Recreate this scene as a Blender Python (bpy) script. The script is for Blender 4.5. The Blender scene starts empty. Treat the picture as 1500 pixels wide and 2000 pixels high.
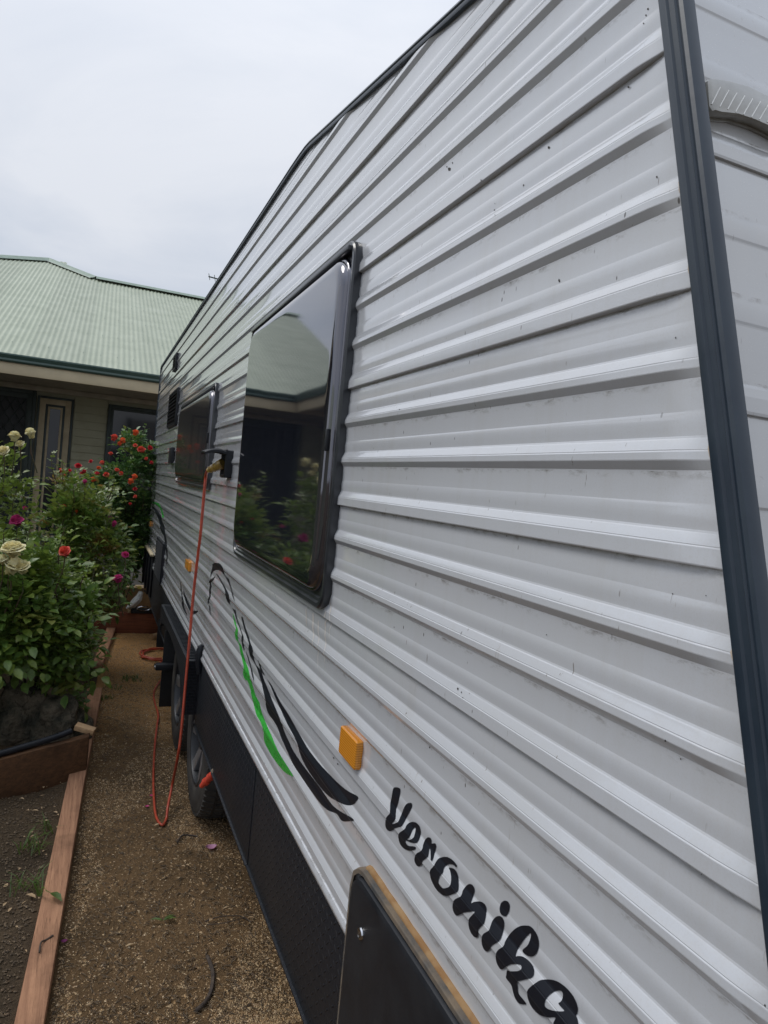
import bpy, bmesh, math, random
from mathutils import Vector, Matrix, noise
from mathutils.geometry import tessellate_polygon
R = math.radians
rng = random.Random(7)
sc = bpy.context.scene
COL = sc.collection

# ------------------------------------------------------------------ camera
PITCH, YAW, ROLL = R(1.7233), R(22.7508), math.atan(.095)
CAMH = 1.68
fwd = Vector((math.sin(YAW)*math.cos(PITCH), math.cos(YAW)*math.cos(PITCH), -math.sin(PITCH)))
dn = Vector((-math.sin(YAW)*math.sin(PITCH), -math.cos(YAW)*math.sin(PITCH), -math.cos(PITCH)))
rt = Vector((math.cos(YAW), -math.sin(YAW), 0))
cr, sr = math.cos(ROLL), math.sin(ROLL)
cx = cr*rt - sr*dn
cy = sr*rt + cr*dn
cam_d = bpy.data.cameras.new('camera'); cam = bpy.data.objects.new('camera', cam_d); COL.objects.link(cam)
M = Matrix((cx, -cy, -fwd)).transposed().to_4x4(); M.translation = (0, 0, CAMH)
cam.matrix_world = M
cam_d.sensor_fit = 'VERTICAL'; cam_d.sensor_height = 36; cam_d.lens = 1350/2000*36
cam_d.clip_start = .05; cam_d.clip_end = 2000
sc.camera = cam

# ------------------------------------------------------------------ light
w = bpy.data.worlds.new("World"); sc.world = w; w.use_nodes = True
nt = w.node_tree; N = nt.nodes; L = nt.links; N.clear()
out = N.new('ShaderNodeOutputWorld'); bg = N.new('ShaderNodeBackground'); L.new(bg.outputs[0], out.inputs[0])
bg.inputs[1].default_value = .1
sky = N.new('ShaderNodeTexSky'); sky.sky_type = 'NISHITA'; sky.sun_disc = False
SUN_EL, SUN_AZ = R(52), R(-60)
sky.sun_elevation = SUN_EL; sky.sun_rotation = SUN_AZ; sky.air_density = 1.2; sky.dust_density = 3
tc = N.new('ShaderNodeTexCoord')
sep = N.new('ShaderNodeSeparateXYZ'); L.new(tc.outputs['Generated'], sep.inputs[0])
ad = N.new('ShaderNodeMath'); ad.operation = 'ADD'; ad.inputs[1].default_value = .18; L.new(sep.outputs[2], ad.inputs[0])
mx_ = N.new('ShaderNodeMath'); mx_.operation = 'MAXIMUM'; mx_.inputs[1].default_value = .06; L.new(ad.outputs[0], mx_.inputs[0])
dv = N.new('ShaderNodeVectorMath'); dv.operation = 'DIVIDE'
cmb = N.new('ShaderNodeCombineXYZ')
for i in range(3): L.new(mx_.outputs[0], cmb.inputs[i])
L.new(tc.outputs['Generated'], dv.inputs[0]); L.new(cmb.outputs[0], dv.inputs[1])
n1 = N.new('ShaderNodeTexNoise'); n1.inputs['Scale'].default_value = .9; n1.inputs['Detail'].default_value = 7; n1.inputs['Roughness'].default_value = .55
n1.inputs['Distortion'].default_value = .5
L.new(dv.outputs[0], n1.inputs['Vector'])
cr1 = N.new('ShaderNodeValToRGB'); L.new(n1.outputs[0], cr1.inputs[0])
cr1.color_ramp.elements[0].position = .32; cr1.color_ramp.elements[0].color = (5.2, 5.9, 7.1, 1)
cr1.color_ramp.elements[1].position = .66; cr1.color_ramp.elements[1].color = (7.9, 8.2, 8.85, 1)
mixs = N.new('ShaderNodeMix'); mixs.data_type = 'RGBA'; mixs.inputs[0].default_value = .93
L.new(sky.outputs[0], mixs.inputs[6]); L.new(cr1.outputs[0], mixs.inputs[7])
# overcast sky: brighter towards the zenith
zr = N.new('ShaderNodeMapRange'); zr.inputs[1].default_value = 0; zr.inputs[2].default_value = 1
zr.inputs[3].default_value = .80; zr.inputs[4].default_value = 1.62
pw = N.new('ShaderNodeMath'); pw.operation = 'POWER'; pw.inputs[1].default_value = 2.6; pw.use_clamp = True; L.new(sep.outputs[2], pw.inputs[0]); L.new(pw.outputs[0], zr.inputs[0])
ml = N.new('ShaderNodeVectorMath'); ml.operation = 'SCALE'; L.new(mixs.outputs[2], ml.inputs[0]); L.new(zr.outputs[0], ml.inputs['Scale'])
L.new(ml.outputs[0], bg.inputs[0])

sl = bpy.data.lights.new('sun', 'SUN'); sl.energy = 1.3; sl.angle = R(25); sl.color = (1, .965, .91)
sun = bpy.data.objects.new('sun', sl); COL.objects.link(sun)
sdir = Vector((math.sin(SUN_AZ)*math.cos(SUN_EL), math.cos(SUN_AZ)*math.cos(SUN_EL), math.sin(SUN_EL)))
sun.rotation_euler = sdir.to_track_quat('Z', 'Y').to_euler(); sun.location = (-3, 2, 8)

vs = sc.view_settings; vs.view_transform = 'Standard'; vs.look = 'None'; vs.gamma = 1; vs.use_curve_mapping = False
vs.exposure = 0.24
try: sc.display_settings.display_device = 'sRGB'
except Exception: pass
sc.cycles.max_bounces = 6; sc.cycles.diffuse_bounces = 3; sc.cycles.glossy_bounces = 3; sc.cycles.transmission_bounces = 4
sc.cycles.sample_clamp_indirect = 4

# ------------------------------------------------------------------ pixel helpers (survey of the photo)
def ray(px, py):
    return fwd*1350 + cx*(px-750) + cy*(py-1000)
def at_y(px, py, Y):
    r = ray(px, py); t = Y/r.y; return Vector((r.x*t, Y, CAMH+r.z*t))
def at_x(px, py, X):
    r = ray(px, py); t = X/r.x; return Vector((X, r.y*t, CAMH+r.z*t))
def at_z(px, py, z=0):
    r = ray(px, py); t = (z-CAMH)/r.z; return Vector((r.x*t, r.y*t, z))

# ------------------------------------------------------------------ materials
def new_mat(name):
    m = bpy.data.materials.new(name); m.use_nodes = True
    return m, m.node_tree.nodes, m.node_tree.links, m.node_tree.nodes['Principled BSDF']
def noise_node(Nn, Ll, scale, detail=4, rough=.55, vec=None, stretch=None):
    t = Nn.new('ShaderNodeTexNoise'); t.inputs['Scale'].default_value = scale
    t.inputs['Detail'].default_value = detail; t.inputs['Roughness'].default_value = rough
    g = Nn.new('ShaderNodeNewGeometry') if vec is None else None
    src = g.outputs['Position'] if vec is None else vec
    if stretch:
        mp = Nn.new('ShaderNodeMapping'); mp.inputs['Scale'].default_value = stretch
        Ll.new(src, mp.inputs[0]); src = mp.outputs[0]
    Ll.new(src, t.inputs['Vector'])
    return t
def mixc(Nn, Ll, fac, a, b):
    m = Nn.new('ShaderNodeMix'); m.data_type = 'RGBA'
    if hasattr(fac, 'is_linked'): Ll.new(fac, m.inputs[0])
    else: m.inputs[0].default_value = fac
    for v, s in ((a, 6), (b, 7)):
        if hasattr(v, 'is_linked'): Ll.new(v, m.inputs[s])
        else: m.inputs[s].default_value = (*v, 1) if len(v) == 3 else v
    return m.outputs[2]
def ramp(Nn, Ll, src, p0, p1, v0=0., v1=1.):
    r = Nn.new('ShaderNodeMapRange'); r.inputs[1].default_value = p0; r.inputs[2].default_value = p1
    r.inputs[3].default_value = v0; r.inputs[4].default_value = v1; r.clamp = True
    Ll.new(src, r.inputs[0]); return r.outputs[0]
def bump(Nn, Ll, b, src, strength=.3, dist=.002, prev=None):
    n = Nn.new('ShaderNodeBump'); n.inputs['Strength'].default_value = strength; n.inputs['Distance'].default_value = dist
    Ll.new(src, n.inputs['Height'])
    if prev is not None: Ll.new(prev, n.inputs['Normal'])
    Ll.new(n.outputs[0], b.inputs['Normal']); return n.outputs[0]
def mat(name, col, rough=.5, metal=0., c2=None, scale=8., bumps=None, spec=.5, stretch=None, coat=0., detail=5, lo=.35, hi=.65):
    m, Nn, Ll, b = new_mat(name)
    b.inputs['Roughness'].default_value = rough; b.inputs['Metallic'].default_value = metal
    b.inputs['Specular IOR Level'].default_value = spec; b.inputs['Coat Weight'].default_value = coat
    t = noise_node(Nn, Ll, scale, detail, stretch=stretch)
    c2 = c2 or tuple(c*.82 for c in col)
    Ll.new(mixc(Nn, Ll, ramp(Nn, Ll, t.outputs[0], lo, hi), col, c2), b.inputs['Base Color'])
    rr = ramp(Nn, Ll, t.outputs[0], .3, .7, rough*.9, min(1, rough*1.15)); Ll.new(rr, b.inputs['Roughness'])
    if bumps:
        t2 = noise_node(Nn, Ll, bumps[0], 4, stretch=stretch); bump(Nn, Ll, b, t2.outputs[0], bumps[1], bumps[2])
    return m

def cladding_mat(name, strong=1., base=(.565, .585, .62)):
    m, Nn, Ll, b = new_mat(name)
    # vertical rain streaks
    st = noise_node(Nn, Ll, 1, 5, .6, stretch=(30, 34, 2.2))
    c = mixc(Nn, Ll, ramp(Nn, Ll, st.outputs[0], .5, .82, 0, .28*strong), base, (.47, .455, .43))
    # fine grit
    gr = noise_node(Nn, Ll, 420, 3, .7)
    c = mixc(Nn, Ll, ramp(Nn, Ll, gr.outputs[0], .52, .8, 0, .4*strong), c, (.40, .38, .35))
    # blotches of haze
    bl = noise_node(Nn, Ll, 3.2, 5, .6)
    c = mixc(Nn, Ll, ramp(Nn, Ll, bl.outputs[0], .45, .75, 0, .22*strong), c, (.52, .52, .50))
    # sparse dark specks
    vo = Nn.new('ShaderNodeTexVoronoi'); vo.inputs['Scale'].default_value = 26; g = Nn.new('ShaderNodeNewGeometry')
    mp = Nn.new('ShaderNodeMapping'); mp.inputs['Scale'].default_value = (1, 1.5, .7); Ll.new(g.outputs['Position'], mp.inputs[0]); Ll.new(mp.outputs[0], vo.inputs['Vector'])
    sp = ramp(Nn, Ll, vo.outputs['Distance'], .05, .075, 1, 0)
    cl = noise_node(Nn, Ll, 2.4, 3, .6); k = Nn.new('ShaderNodeMath'); k.operation = 'MULTIPLY'
    Ll.new(sp, k.inputs[0]); Ll.new(ramp(Nn, Ll, cl.outputs[0], .48, .56, 0, .85), k.inputs[1])
    c = mixc(Nn, Ll, k.outputs[0], c, (.07, .06, .05))
    # brown run marks, stretched down
    v2 = noise_node(Nn, Ll, 1, 4, .65, stretch=(60, 70, 7))
    c2n = noise_node(Nn, Ll, 1.3, 2, .5)
    k2 = Nn.new('ShaderNodeMath'); k2.operation = 'MULTIPLY'
    Ll.new(ramp(Nn, Ll, v2.outputs[0], .66, .74, 0, 1), k2.inputs[0]); Ll.new(ramp(Nn, Ll, c2n.outputs[0], .5, .62, 0, .6*strong), k2.inputs[1])
    c = mixc(Nn, Ll, k2.outputs[0], c, (.27, .22, .16))
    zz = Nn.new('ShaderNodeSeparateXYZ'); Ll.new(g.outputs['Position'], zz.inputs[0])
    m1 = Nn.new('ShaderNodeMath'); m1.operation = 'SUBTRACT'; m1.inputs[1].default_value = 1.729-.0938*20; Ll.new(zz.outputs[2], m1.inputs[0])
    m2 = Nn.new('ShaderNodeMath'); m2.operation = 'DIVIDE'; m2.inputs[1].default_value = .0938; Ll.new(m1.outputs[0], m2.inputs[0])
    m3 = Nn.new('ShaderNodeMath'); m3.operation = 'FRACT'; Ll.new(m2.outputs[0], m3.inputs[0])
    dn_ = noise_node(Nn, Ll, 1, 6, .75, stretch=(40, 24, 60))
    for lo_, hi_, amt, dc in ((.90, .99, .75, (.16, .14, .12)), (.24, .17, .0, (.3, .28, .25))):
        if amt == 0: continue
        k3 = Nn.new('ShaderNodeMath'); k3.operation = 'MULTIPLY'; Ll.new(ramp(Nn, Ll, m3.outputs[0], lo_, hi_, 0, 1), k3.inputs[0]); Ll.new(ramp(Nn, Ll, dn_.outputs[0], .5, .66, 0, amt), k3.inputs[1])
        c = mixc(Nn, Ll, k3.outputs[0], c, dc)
    # fine scratches and short vertical ticks
    tk = noise_node(Nn, Ll, 1, 2, .5, stretch=(160, 170, 26))
    k4 = Nn.new('ShaderNodeMath'); k4.operation = 'MULTIPLY'; Ll.new(ramp(Nn, Ll, tk.outputs[0], .73, .76, 0, 1), k4.inputs[0]); Ll.new(ramp(Nn, Ll, cl.outputs[0], .40, .60, .2, 1), k4.inputs[1])
    c = mixc(Nn, Ll, k4.outputs[0], c, (.20, .18, .16))
    Ll.new(c, b.inputs['Base Color'])
    b.inputs['Specular IOR Level'].default_value = .55
    Ll.new(ramp(Nn, Ll, gr.outputs[0], .4, .8, .17, .34), b.inputs['Roughness'])
    b.inputs['Coat Weight'].default_value = 1.; b.inputs['Coat IOR'].default_value = 1.55
    Ll.new(ramp(Nn, Ll, gr.outputs[0], .45, .8, .035, .25), b.inputs['Coat Roughness'])
    lw = noise_node(Nn, Ll, 1, 3, .5, stretch=(3, 3.5, 16))
    n0 = bump(Nn, Ll, b, lw.outputs[0], .45, .0018)
    f = noise_node(Nn, Ll, 700, 2, .5)
    bump(Nn, Ll, b, f.outputs[0], .04, .0004, n0)
    return m

def checker_mat(name, col=(.010, .0125, .0175)):
    m, Nn, Ll, b = new_mat(name)
    def mth(op, a, c=None):
        n = Nn.new('ShaderNodeMath'); n.operation = op
        for i, v in enumerate((a, c)):
            if v is None: continue
            if hasattr(v, 'is_linked'): Ll.new(v, n.inputs[i])
            else: n.inputs[i].default_value = v
        return n.outputs[0]
    g = Nn.new('ShaderNodeNewGeometry'); s = Nn.new('ShaderNodeSeparateXYZ'); Ll.new(g.outputs['Position'], s.inputs[0])
    y, z = s.outputs[1], mth('ADD', s.outputs[2], s.outputs[0])
    S = 44.
    u = mth('MULTIPLY', mth('ADD', y, z), S*.7071); v = mth('MULTIPLY', mth('SUBTRACT', y, z), S*.7071)
    fu, fv = mth('FLOOR', u), mth('FLOOR', v)
    par = mth('ABSOLUTE', mth('MODULO', mth('ADD', fu, fv), 2.))
    a = mth('SUBTRACT', mth('SUBTRACT', u, fu), .5); c = mth('SUBTRACT', mth('SUBTRACT', v, fv), .5)
    aa, cc = mth('MULTIPLY', a, a), mth('MULTIPLY', c, c)
    e1 = mth('ADD', mth('MULTIPLY', aa, 5.2), mth('MULTIPLY', cc, 75.))
    e2 = mth('ADD', mth('MULTIPLY', cc, 5.2), mth('MULTIPLY', aa, 75.))
    e = mth('ADD', mth('MULTIPLY', e1, par), mth('MULTIPLY', e2, mth('SUBTRACT', 1., par)))
    h = ramp(Nn, Ll, e, .2, 1.1, 1, 0)
    dust = noise_node(Nn, Ll, 5, 5, .6)
    Ll.new(mixc(Nn, Ll, ramp(Nn, Ll, dust.outputs[0], .5, .85, 0, .22), col, (.045, .042, .04)), b.inputs['Base Color'])
    b.inputs['Roughness'].default_value = .45; b.inputs['Specular IOR Level'].default_value = .35
    n0 = bump(Nn, Ll, b, h, .8, .003)
    f = noise_node(Nn, Ll, 9, 3, .5); bump(Nn, Ll, b, f.outputs[0], .25, .006, n0)
    return m

def wood_mat(name, a, bcol, axis='Y', sc_=1.):
    m, Nn, Ll, b = new_mat(name)
    st = {'X': (1.3, 30, 30), 'Y': (30, 1.3, 30)}[axis]
    st = tuple(s*sc_ for s in st)
    g = noise_node(Nn, Ll, 2.2, 6, .65, stretch=st)
    gg = noise_node(Nn, Ll, 6, 5, .6, stretch=st)
    c = mixc(Nn, Ll, ramp(Nn, Ll, g.outputs[0], .36, .64), a, bcol)
    c = mixc(Nn, Ll, ramp(Nn, Ll, gg.outputs[0], .58, .7, 0, .75), c, tuple(v*.35 for v in bcol))
    bl = noise_node(Nn, Ll, 5, 4, .6)
    c = mixc(Nn, Ll, ramp(Nn, Ll, bl.outputs[0], .5, .72, 0, .6), c, tuple(v*.45 for v in bcol))
    Ll.new(c, b.inputs['Base Color']); b.inputs['Roughness'].default_value = .85; b.inputs['Specular IOR Level'].default_value = .2
    bump(Nn, Ll, b, gg.outputs[0], .6, .003)
    return m

def leaf_mat(name, a, bcol, red=None):
    m, Nn, Ll, b = new_mat(name)
    oi = Nn.new('ShaderNodeObjectInfo')
    t = noise_node(Nn, Ll, 9, 3, .6)
    c = mixc(Nn, Ll, ramp(Nn, Ll, t.outputs[0], .35, .65), a, bcol)
    if red:
        t2 = noise_node(Nn, Ll, 4.5, 2, .5)
        c = mixc(Nn, Ll, ramp(Nn, Ll, t2.outputs[0], .58, .66, 0, .8), c, red)
    t3 = noise_node(Nn, Ll, 40, 2, .5)
    c = mixc(Nn, Ll, ramp(Nn, Ll, t3.outputs[0], .45, .7, 0, .5), c, tuple(v*1.7 for v in bcol))
    Ll.new(c, b.inputs['Base Color']); b.inputs['Roughness'].default_value = .36; b.inputs['Specular IOR Level'].default_value = .6
    tr = Nn.new('ShaderNodeBsdfTranslucent'); Ll.new(c, tr.inputs[0])
    ms = Nn.new('ShaderNodeMixShader'); ms.inputs[0].default_value = .38
    o = Nn['Material Output']; Ll.new(b.outputs[0], ms.inputs[1]); Ll.new(tr.outputs[0], ms.inputs[2]); Ll.new(ms.outputs[0], o.inputs[0])
    return m

def petal_mat(name, a, bcol):
    m, Nn, Ll, b = new_mat(name)
    t = noise_node(Nn, Ll, 30, 3, .5)
    c = mixc(Nn, Ll, ramp(Nn, Ll, t.outputs[0], .35, .65), a, bcol); Ll.new(c, b.inputs['Base Color'])
    b.inputs['Roughness'].default_value = .6
    tr = Nn.new('ShaderNodeBsdfTranslucent'); Ll.new(c, tr.inputs[0])
    ms = Nn.new('ShaderNodeMixShader'); ms.inputs[0].default_value = .3
    o = Nn['Material Output']; Ll.new(b.outputs[0], ms.inputs[1]); Ll.new(tr.outputs[0], ms.inputs[2]); Ll.new(ms.outputs[0], o.inputs[0])
    return m

MT = {}
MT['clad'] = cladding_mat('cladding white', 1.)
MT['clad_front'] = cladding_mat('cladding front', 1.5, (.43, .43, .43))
MT['trim'] = mat('blue grey trim', (.014, .025, .041), .38, 0, (.024, .038, .055), 14, (60, .15, .001), spec=.5)
MT['core'] = mat('body', (.55, .55, .56), .5)
MT['rubber'] = mat('window frame', (.016, .019, .025), .32, 0, (.03, .034, .04), 20, coat=.3)
MT['blackp'] = mat('black plastic', (.010, .012, .016), .42, 0, (.018, .02, .024), 14, (260, .12, .0006), spec=.3)
MT['checker'] = checker_mat('checkerplate')
MT['dark'] = mat('underbody', (.012, .012, .013), .7)
MT['decalb'] = mat('vinyl black', (.009, .011, .017), .34, 0, (.012, .014, .02), 30, spec=.3)
MT['decalg'] = mat('vinyl green', (.035, .36, .045), .28, 0, (.05, .42, .06), 30, coat=.3)
MT['decalw'] = mat('vinyl edge', (.72, .73, .75), .35)
MT['tyre'] = mat('tyre', (.022, .021, .021), .75, 0, (.05, .045, .038), 12, (150, .3, .002))
MT['rim'] = mat('alloy', (.5, .5, .52), .3, .8, (.4, .4, .42))
MT['rimb'] = mat('alloy dark', (.03, .032, .036), .4, .3)
MT['chrome'] = mat('chrome', (.7, .7, .72), .15, 1)
MT['cord'] = mat('cord orange', (.44, .058, .020), .45, 0, (.30, .038, .016), 40, coat=.1)
MT['cordr'] = mat('cord red', (.42, .032, .012), .38, 0, (.36, .03, .012), 40, coat=.2)
MT['sealant'] = mat('sealant', (.22, .11, .035), .8, 0, (.30, .19, .09), 30, (80, .5, .002))
MT['sealgrey'] = mat('dirty rubber', (.06, .06, .06), .75, 0, (.17, .13, .09), 22, (90, .5, .002))
MT['smear'] = mat('sealant smear', (.45, .36, .27), .7, 0, (.55, .47, .38), 60, (200, .4, .001))
MT['brass'] = mat('plug', (.38, .25, .05), .22, 0, (.2, .13, .04), 60, coat=.5)
MT['redp'] = mat('red plastic', (.55, .06, .03), .5)
MT['leafA'] = leaf_mat('leaf near', (.085, .160, .034), (.135, .215, .042), (.22, .21, .05))
MT['leafB'] = leaf_mat('leaf light', (.135, .205, .034), (.19, .26, .045))
MT['leafC'] = leaf_mat('leaf young', (.12, .175, .032), (.17, .215, .042), (.28, .12, .045))
MT['leafD'] = leaf_mat('leaf deep', (.046, .104, .034), (.075, .15, .04))
MT['stem'] = mat('stem', (.06, .075, .03), .6, 0, (.09, .05, .03), 15)
MT['yellow'] = petal_mat('petal cream', (.88, .85, .58), (.86, .76, .40))
MT['pink'] = petal_mat('petal pink', (.66, .06, .22), (.52, .05, .22))
MT['mauve'] = petal_mat('petal mauve', (.33, .05, .20), (.26, .04, .17))
MT['coral'] = petal_mat('petal coral', (.85, .10, .07), (.80, .16, .10))
MT['orange'] = petal_mat('petal orange', (.90, .22, .06), (.85, .13, .06))
MT['redf'] = petal_mat('petal red', (.62, .03, .04), (.7, .05, .07))
MT['sleeper'] = wood_mat('sleeper', (.42, .225, .13), (.28, .145, .085), 'Y')
MT['sleeperx'] = wood_mat('sleeper across', (.125, .062, .030), (.075, .04, .021), 'X')
MT['redwood'] = wood_mat('redgum', (.24, .085, .04), (.15, .05, .03), 'X')
MT['block'] = wood_mat('cut pine', (.52, .34, .19), (.42, .26, .14), 'X')
MT['rock'] = mat('rock', (.15, .125, .09), .95, 0, (.045, .045, .035), 11, (45, 1., .03), detail=10, spec=.15)
MT['sand'] = mat('sandstone', (.30, .22, .12), .9, 0, (.2, .14, .08), 8, (30, .6, .01))
MT['roof'] = mat('roof sheet', (.31, .345, .255), .5, 0, (.27, .305, .225), 3)
def vary(m, amt):
    Nn, Ll = m.node_tree.nodes, m.node_tree.links; b = Nn['Principled BSDF']; src = b.inputs['Base Color'].links[0].from_socket
    oi = Nn.new('ShaderNodeObjectInfo'); h = Nn.new('ShaderNodeHueSaturation'); Ll.new(ramp(Nn, Ll, oi.outputs['Random'], 0, 1, 1-amt, 1+amt), h.inputs['Value']); Ll.new(src, h.inputs['Color']); Ll.new(h.outputs[0], b.inputs['Base Color'])
vary(MT['roof'], .07)
MT['roofd'] = mat('roof cap', (.23, .30, .235), .45)
MT['gutter'] = mat('gutter green', (.045, .085, .072), .4, 0, (.06, .10, .085), 4)
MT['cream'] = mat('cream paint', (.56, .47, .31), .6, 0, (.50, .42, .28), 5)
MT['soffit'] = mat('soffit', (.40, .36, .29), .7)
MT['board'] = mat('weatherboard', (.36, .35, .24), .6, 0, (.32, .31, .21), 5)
MT['frame'] = mat('dark joinery', (.035, .05, .045), .5)
MT['creamd'] = mat('joinery cream', (.46, .38, .24), .5)
MT['glassd'] = mat('dark pane', (.015, .018, .022), .08, 0, (.02, .022, .028), 2)
MT['mesh'] = mat('flyscreen', (.03, .033, .036), .6)
MT['clearlens'] = mat('clear lens', (.31, .30, .265), .22, 0, (.25, .24, .21), 60, coat=.6)
MT['lensrib'] = mat('lens ribs', (.75, .74, .70), .2)
MT['white'] = mat('white plumage', (.75, .75, .72), .8, 0, (.55, .55, .52), 25)
MT['crest'] = mat('yellow crest', (.72, .58, .14), .7)
MT['beak'] = mat('beak', (.06, .06, .06), .5)
MT['concrete'] = mat('veranda slab', (.25, .23, .2), .9)
MT['grass'] = leaf_mat('grass', (.06, .11, .02), (.10, .15, .03))
MT['twig'] = mat('twig', (.07, .05, .035), .85, 0, (.04, .03, .025), 60)
MT['petalfallen'] = petal_mat('fallen petal', (.55, .28, .42), (.48, .22, .36))
MT['dryleaf'] = mat('dry leaf', (.42, .30, .17), .8, 0, (.30, .2, .11), 60)

# tinted acrylic panes, slightly wavy so reflections bend
def acrylic():
    m, Nn, Ll, b = new_mat('tinted acrylic')
    d = noise_node(Nn, Ll, 90, 4, .7); s = noise_node(Nn, Ll, 1, 4, .6, stretch=(10, 40, 1.5))
    c = mixc(Nn, Ll, ramp(Nn, Ll, d.outputs[0], .5, .8, 0, .35), (.009, .011, .018), (.05, .05, .055))
    c = mixc(Nn, Ll, ramp(Nn, Ll, s.outputs[0], .5, .75, 0, .35), c, (.035, .037, .045))
    Ll.new(c, b.inputs['Base Color'])
    b.inputs['Roughness'].default_value = .05; b.inputs['IOR'].default_value = 1.75; b.inputs['Specular IOR Level'].default_value = .95
    b.inputs['Specular Tint'].default_value = (.92, .90, 1., 1); b.inputs['Coat Weight'].default_value = .6; b.inputs['Coat Roughness'].default_value = .03
    lw = noise_node(Nn, Ll, 1.6, 1, .4); bump(Nn, Ll, b, lw.outputs[0], .3, .008)
    return m
MT['pane'] = acrylic()
MT['pane2'] = acrylic(); MT['pane2'].node_tree.nodes['Principled BSDF'].inputs['Roughness'].default_value = .22; MT['pane2'].node_tree.nodes['Principled BSDF'].inputs['Coat Weight'].default_value = .25
def amber():
    m, Nn, Ll, b = new_mat('amber lens')
    wv = Nn.new('ShaderNodeTexWave'); wv.wave_type = 'BANDS'; wv.bands_direction = 'Z'; wv.inputs['Scale'].default_value = 62
    g = Nn.new('ShaderNodeNewGeometry'); Ll.new(g.outputs['Position'], wv.inputs['Vector'])
    Ll.new(mixc(Nn, Ll, wv.outputs[1], (.55, .20, .01), (.78, .31, .03)), b.inputs['Base Color'])
    b.inputs['Roughness'].default_value = .22; b.inputs['Coat Weight'].default_value = .5
    bump(Nn, Ll, b, wv.outputs[1], .4, .001); return m
MT['amber'] = amber()

def ground_mat(name, light, darkc, damp):
    m, Nn, Ll, b = new_mat(name)
    a = noise_node(Nn, Ll, 90, 6, .75); c1 = mixc(Nn, Ll, ramp(Nn, Ll, a.outputs[0], .35, .68), darkc, light)
    p = noise_node(Nn, Ll, 1.5, 6, .65); c1 = mixc(Nn, Ll, ramp(Nn, Ll, p.outputs[0], .42, .62, 0, .75), c1, damp)
    if name.startswith('decomposed'):
        # dry washed sand further along the path, raked clear of mulch
        g2 = Nn.new('ShaderNodeNewGeometry'); s2 = Nn.new('ShaderNodeSeparateXYZ'); Ll.new(g2.outputs['Position'], s2.inputs[0])
        ed = noise_node(Nn, Ll, 2.2, 4, .6); ad2 = Nn.new('ShaderNodeMath'); ad2.operation = 'MULTIPLY_ADD'; Ll.new(ed.outputs[0], ad2.inputs[0]); ad2.inputs[1].default_value = 2.4; Ll.new(s2.outputs[1], ad2.inputs[2])
        c1 = mixc(Nn, Ll, ramp(Nn, Ll, ad2.outputs[0], 5.5, 6.6, 0, .85), c1, mixc(Nn, Ll, ramp(Nn, Ll, a.outputs[0], .38, .62), (.38, .19, .07), (.60, .35, .14)))
    f = noise_node(Nn, Ll, 380, 3, .8); c1 = mixc(Nn, Ll, ramp(Nn, Ll, f.outputs[0], .55, .75, 0, .6), c1, tuple(v*1.6 for v in light))
    Ll.new(c1, b.inputs['Base Color']); b.inputs['Roughness'].default_value = .95; b.inputs['Specular IOR Level'].default_value = .15
    n0 = bump(Nn, Ll, b, a.outputs[0], 1., .012); bump(Nn, Ll, b, f.outputs[0], .8, .004, n0); return m
MT['ground'] = ground_mat('decomposed granite', (.26, .16, .078), (.12, .075, .038), (.078, .052, .028))
MT['soil'] = ground_mat('garden soil', (.15, .105, .062), (.07, .05, .032), (.045, .035, .024))

# ------------------------------------------------------------------ object helpers
def finish(name, me, m, parent=None, smooth=None):
    if isinstance(m, str): m = MT[m]
    if m is not None: me.materials.append(m)
    if smooth is not None:
        me.polygons.foreach_set('use_smooth', [True]*len(me.polygons)); me.set_sharp_from_angle(angle=R(smooth))
    o = bpy.data.objects.new(name, me); COL.objects.link(o)
    if parent is not None: set_parent(o, parent)
    return o
ABS = {}
def set_parent(o, p):
    o.parent = p
    if p.name in ABS: o.matrix_parent_inverse = Matrix.Translation(-Vector(ABS[p.name]))
def thing(name, loc, label, cat, group=None):
    o = bpy.data.objects.new(name, None); o.empty_display_size = .1; COL.objects.link(o); o.location = loc
    ABS[o.name] = tuple(loc); o['label'] = label; o['category'] = cat
    if group: o['group'] = group
    return o
def tag(o, label, cat, group=None):
    o['label'] = label; o['category'] = cat
    if group: o['group'] = group
    return o
def mesh_from(vs_, fs, name='m'):
    me = bpy.data.meshes.new(name); me.from_pydata([tuple(v) for v in vs_], [], fs); me.validate(); me.update(); return me
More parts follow.
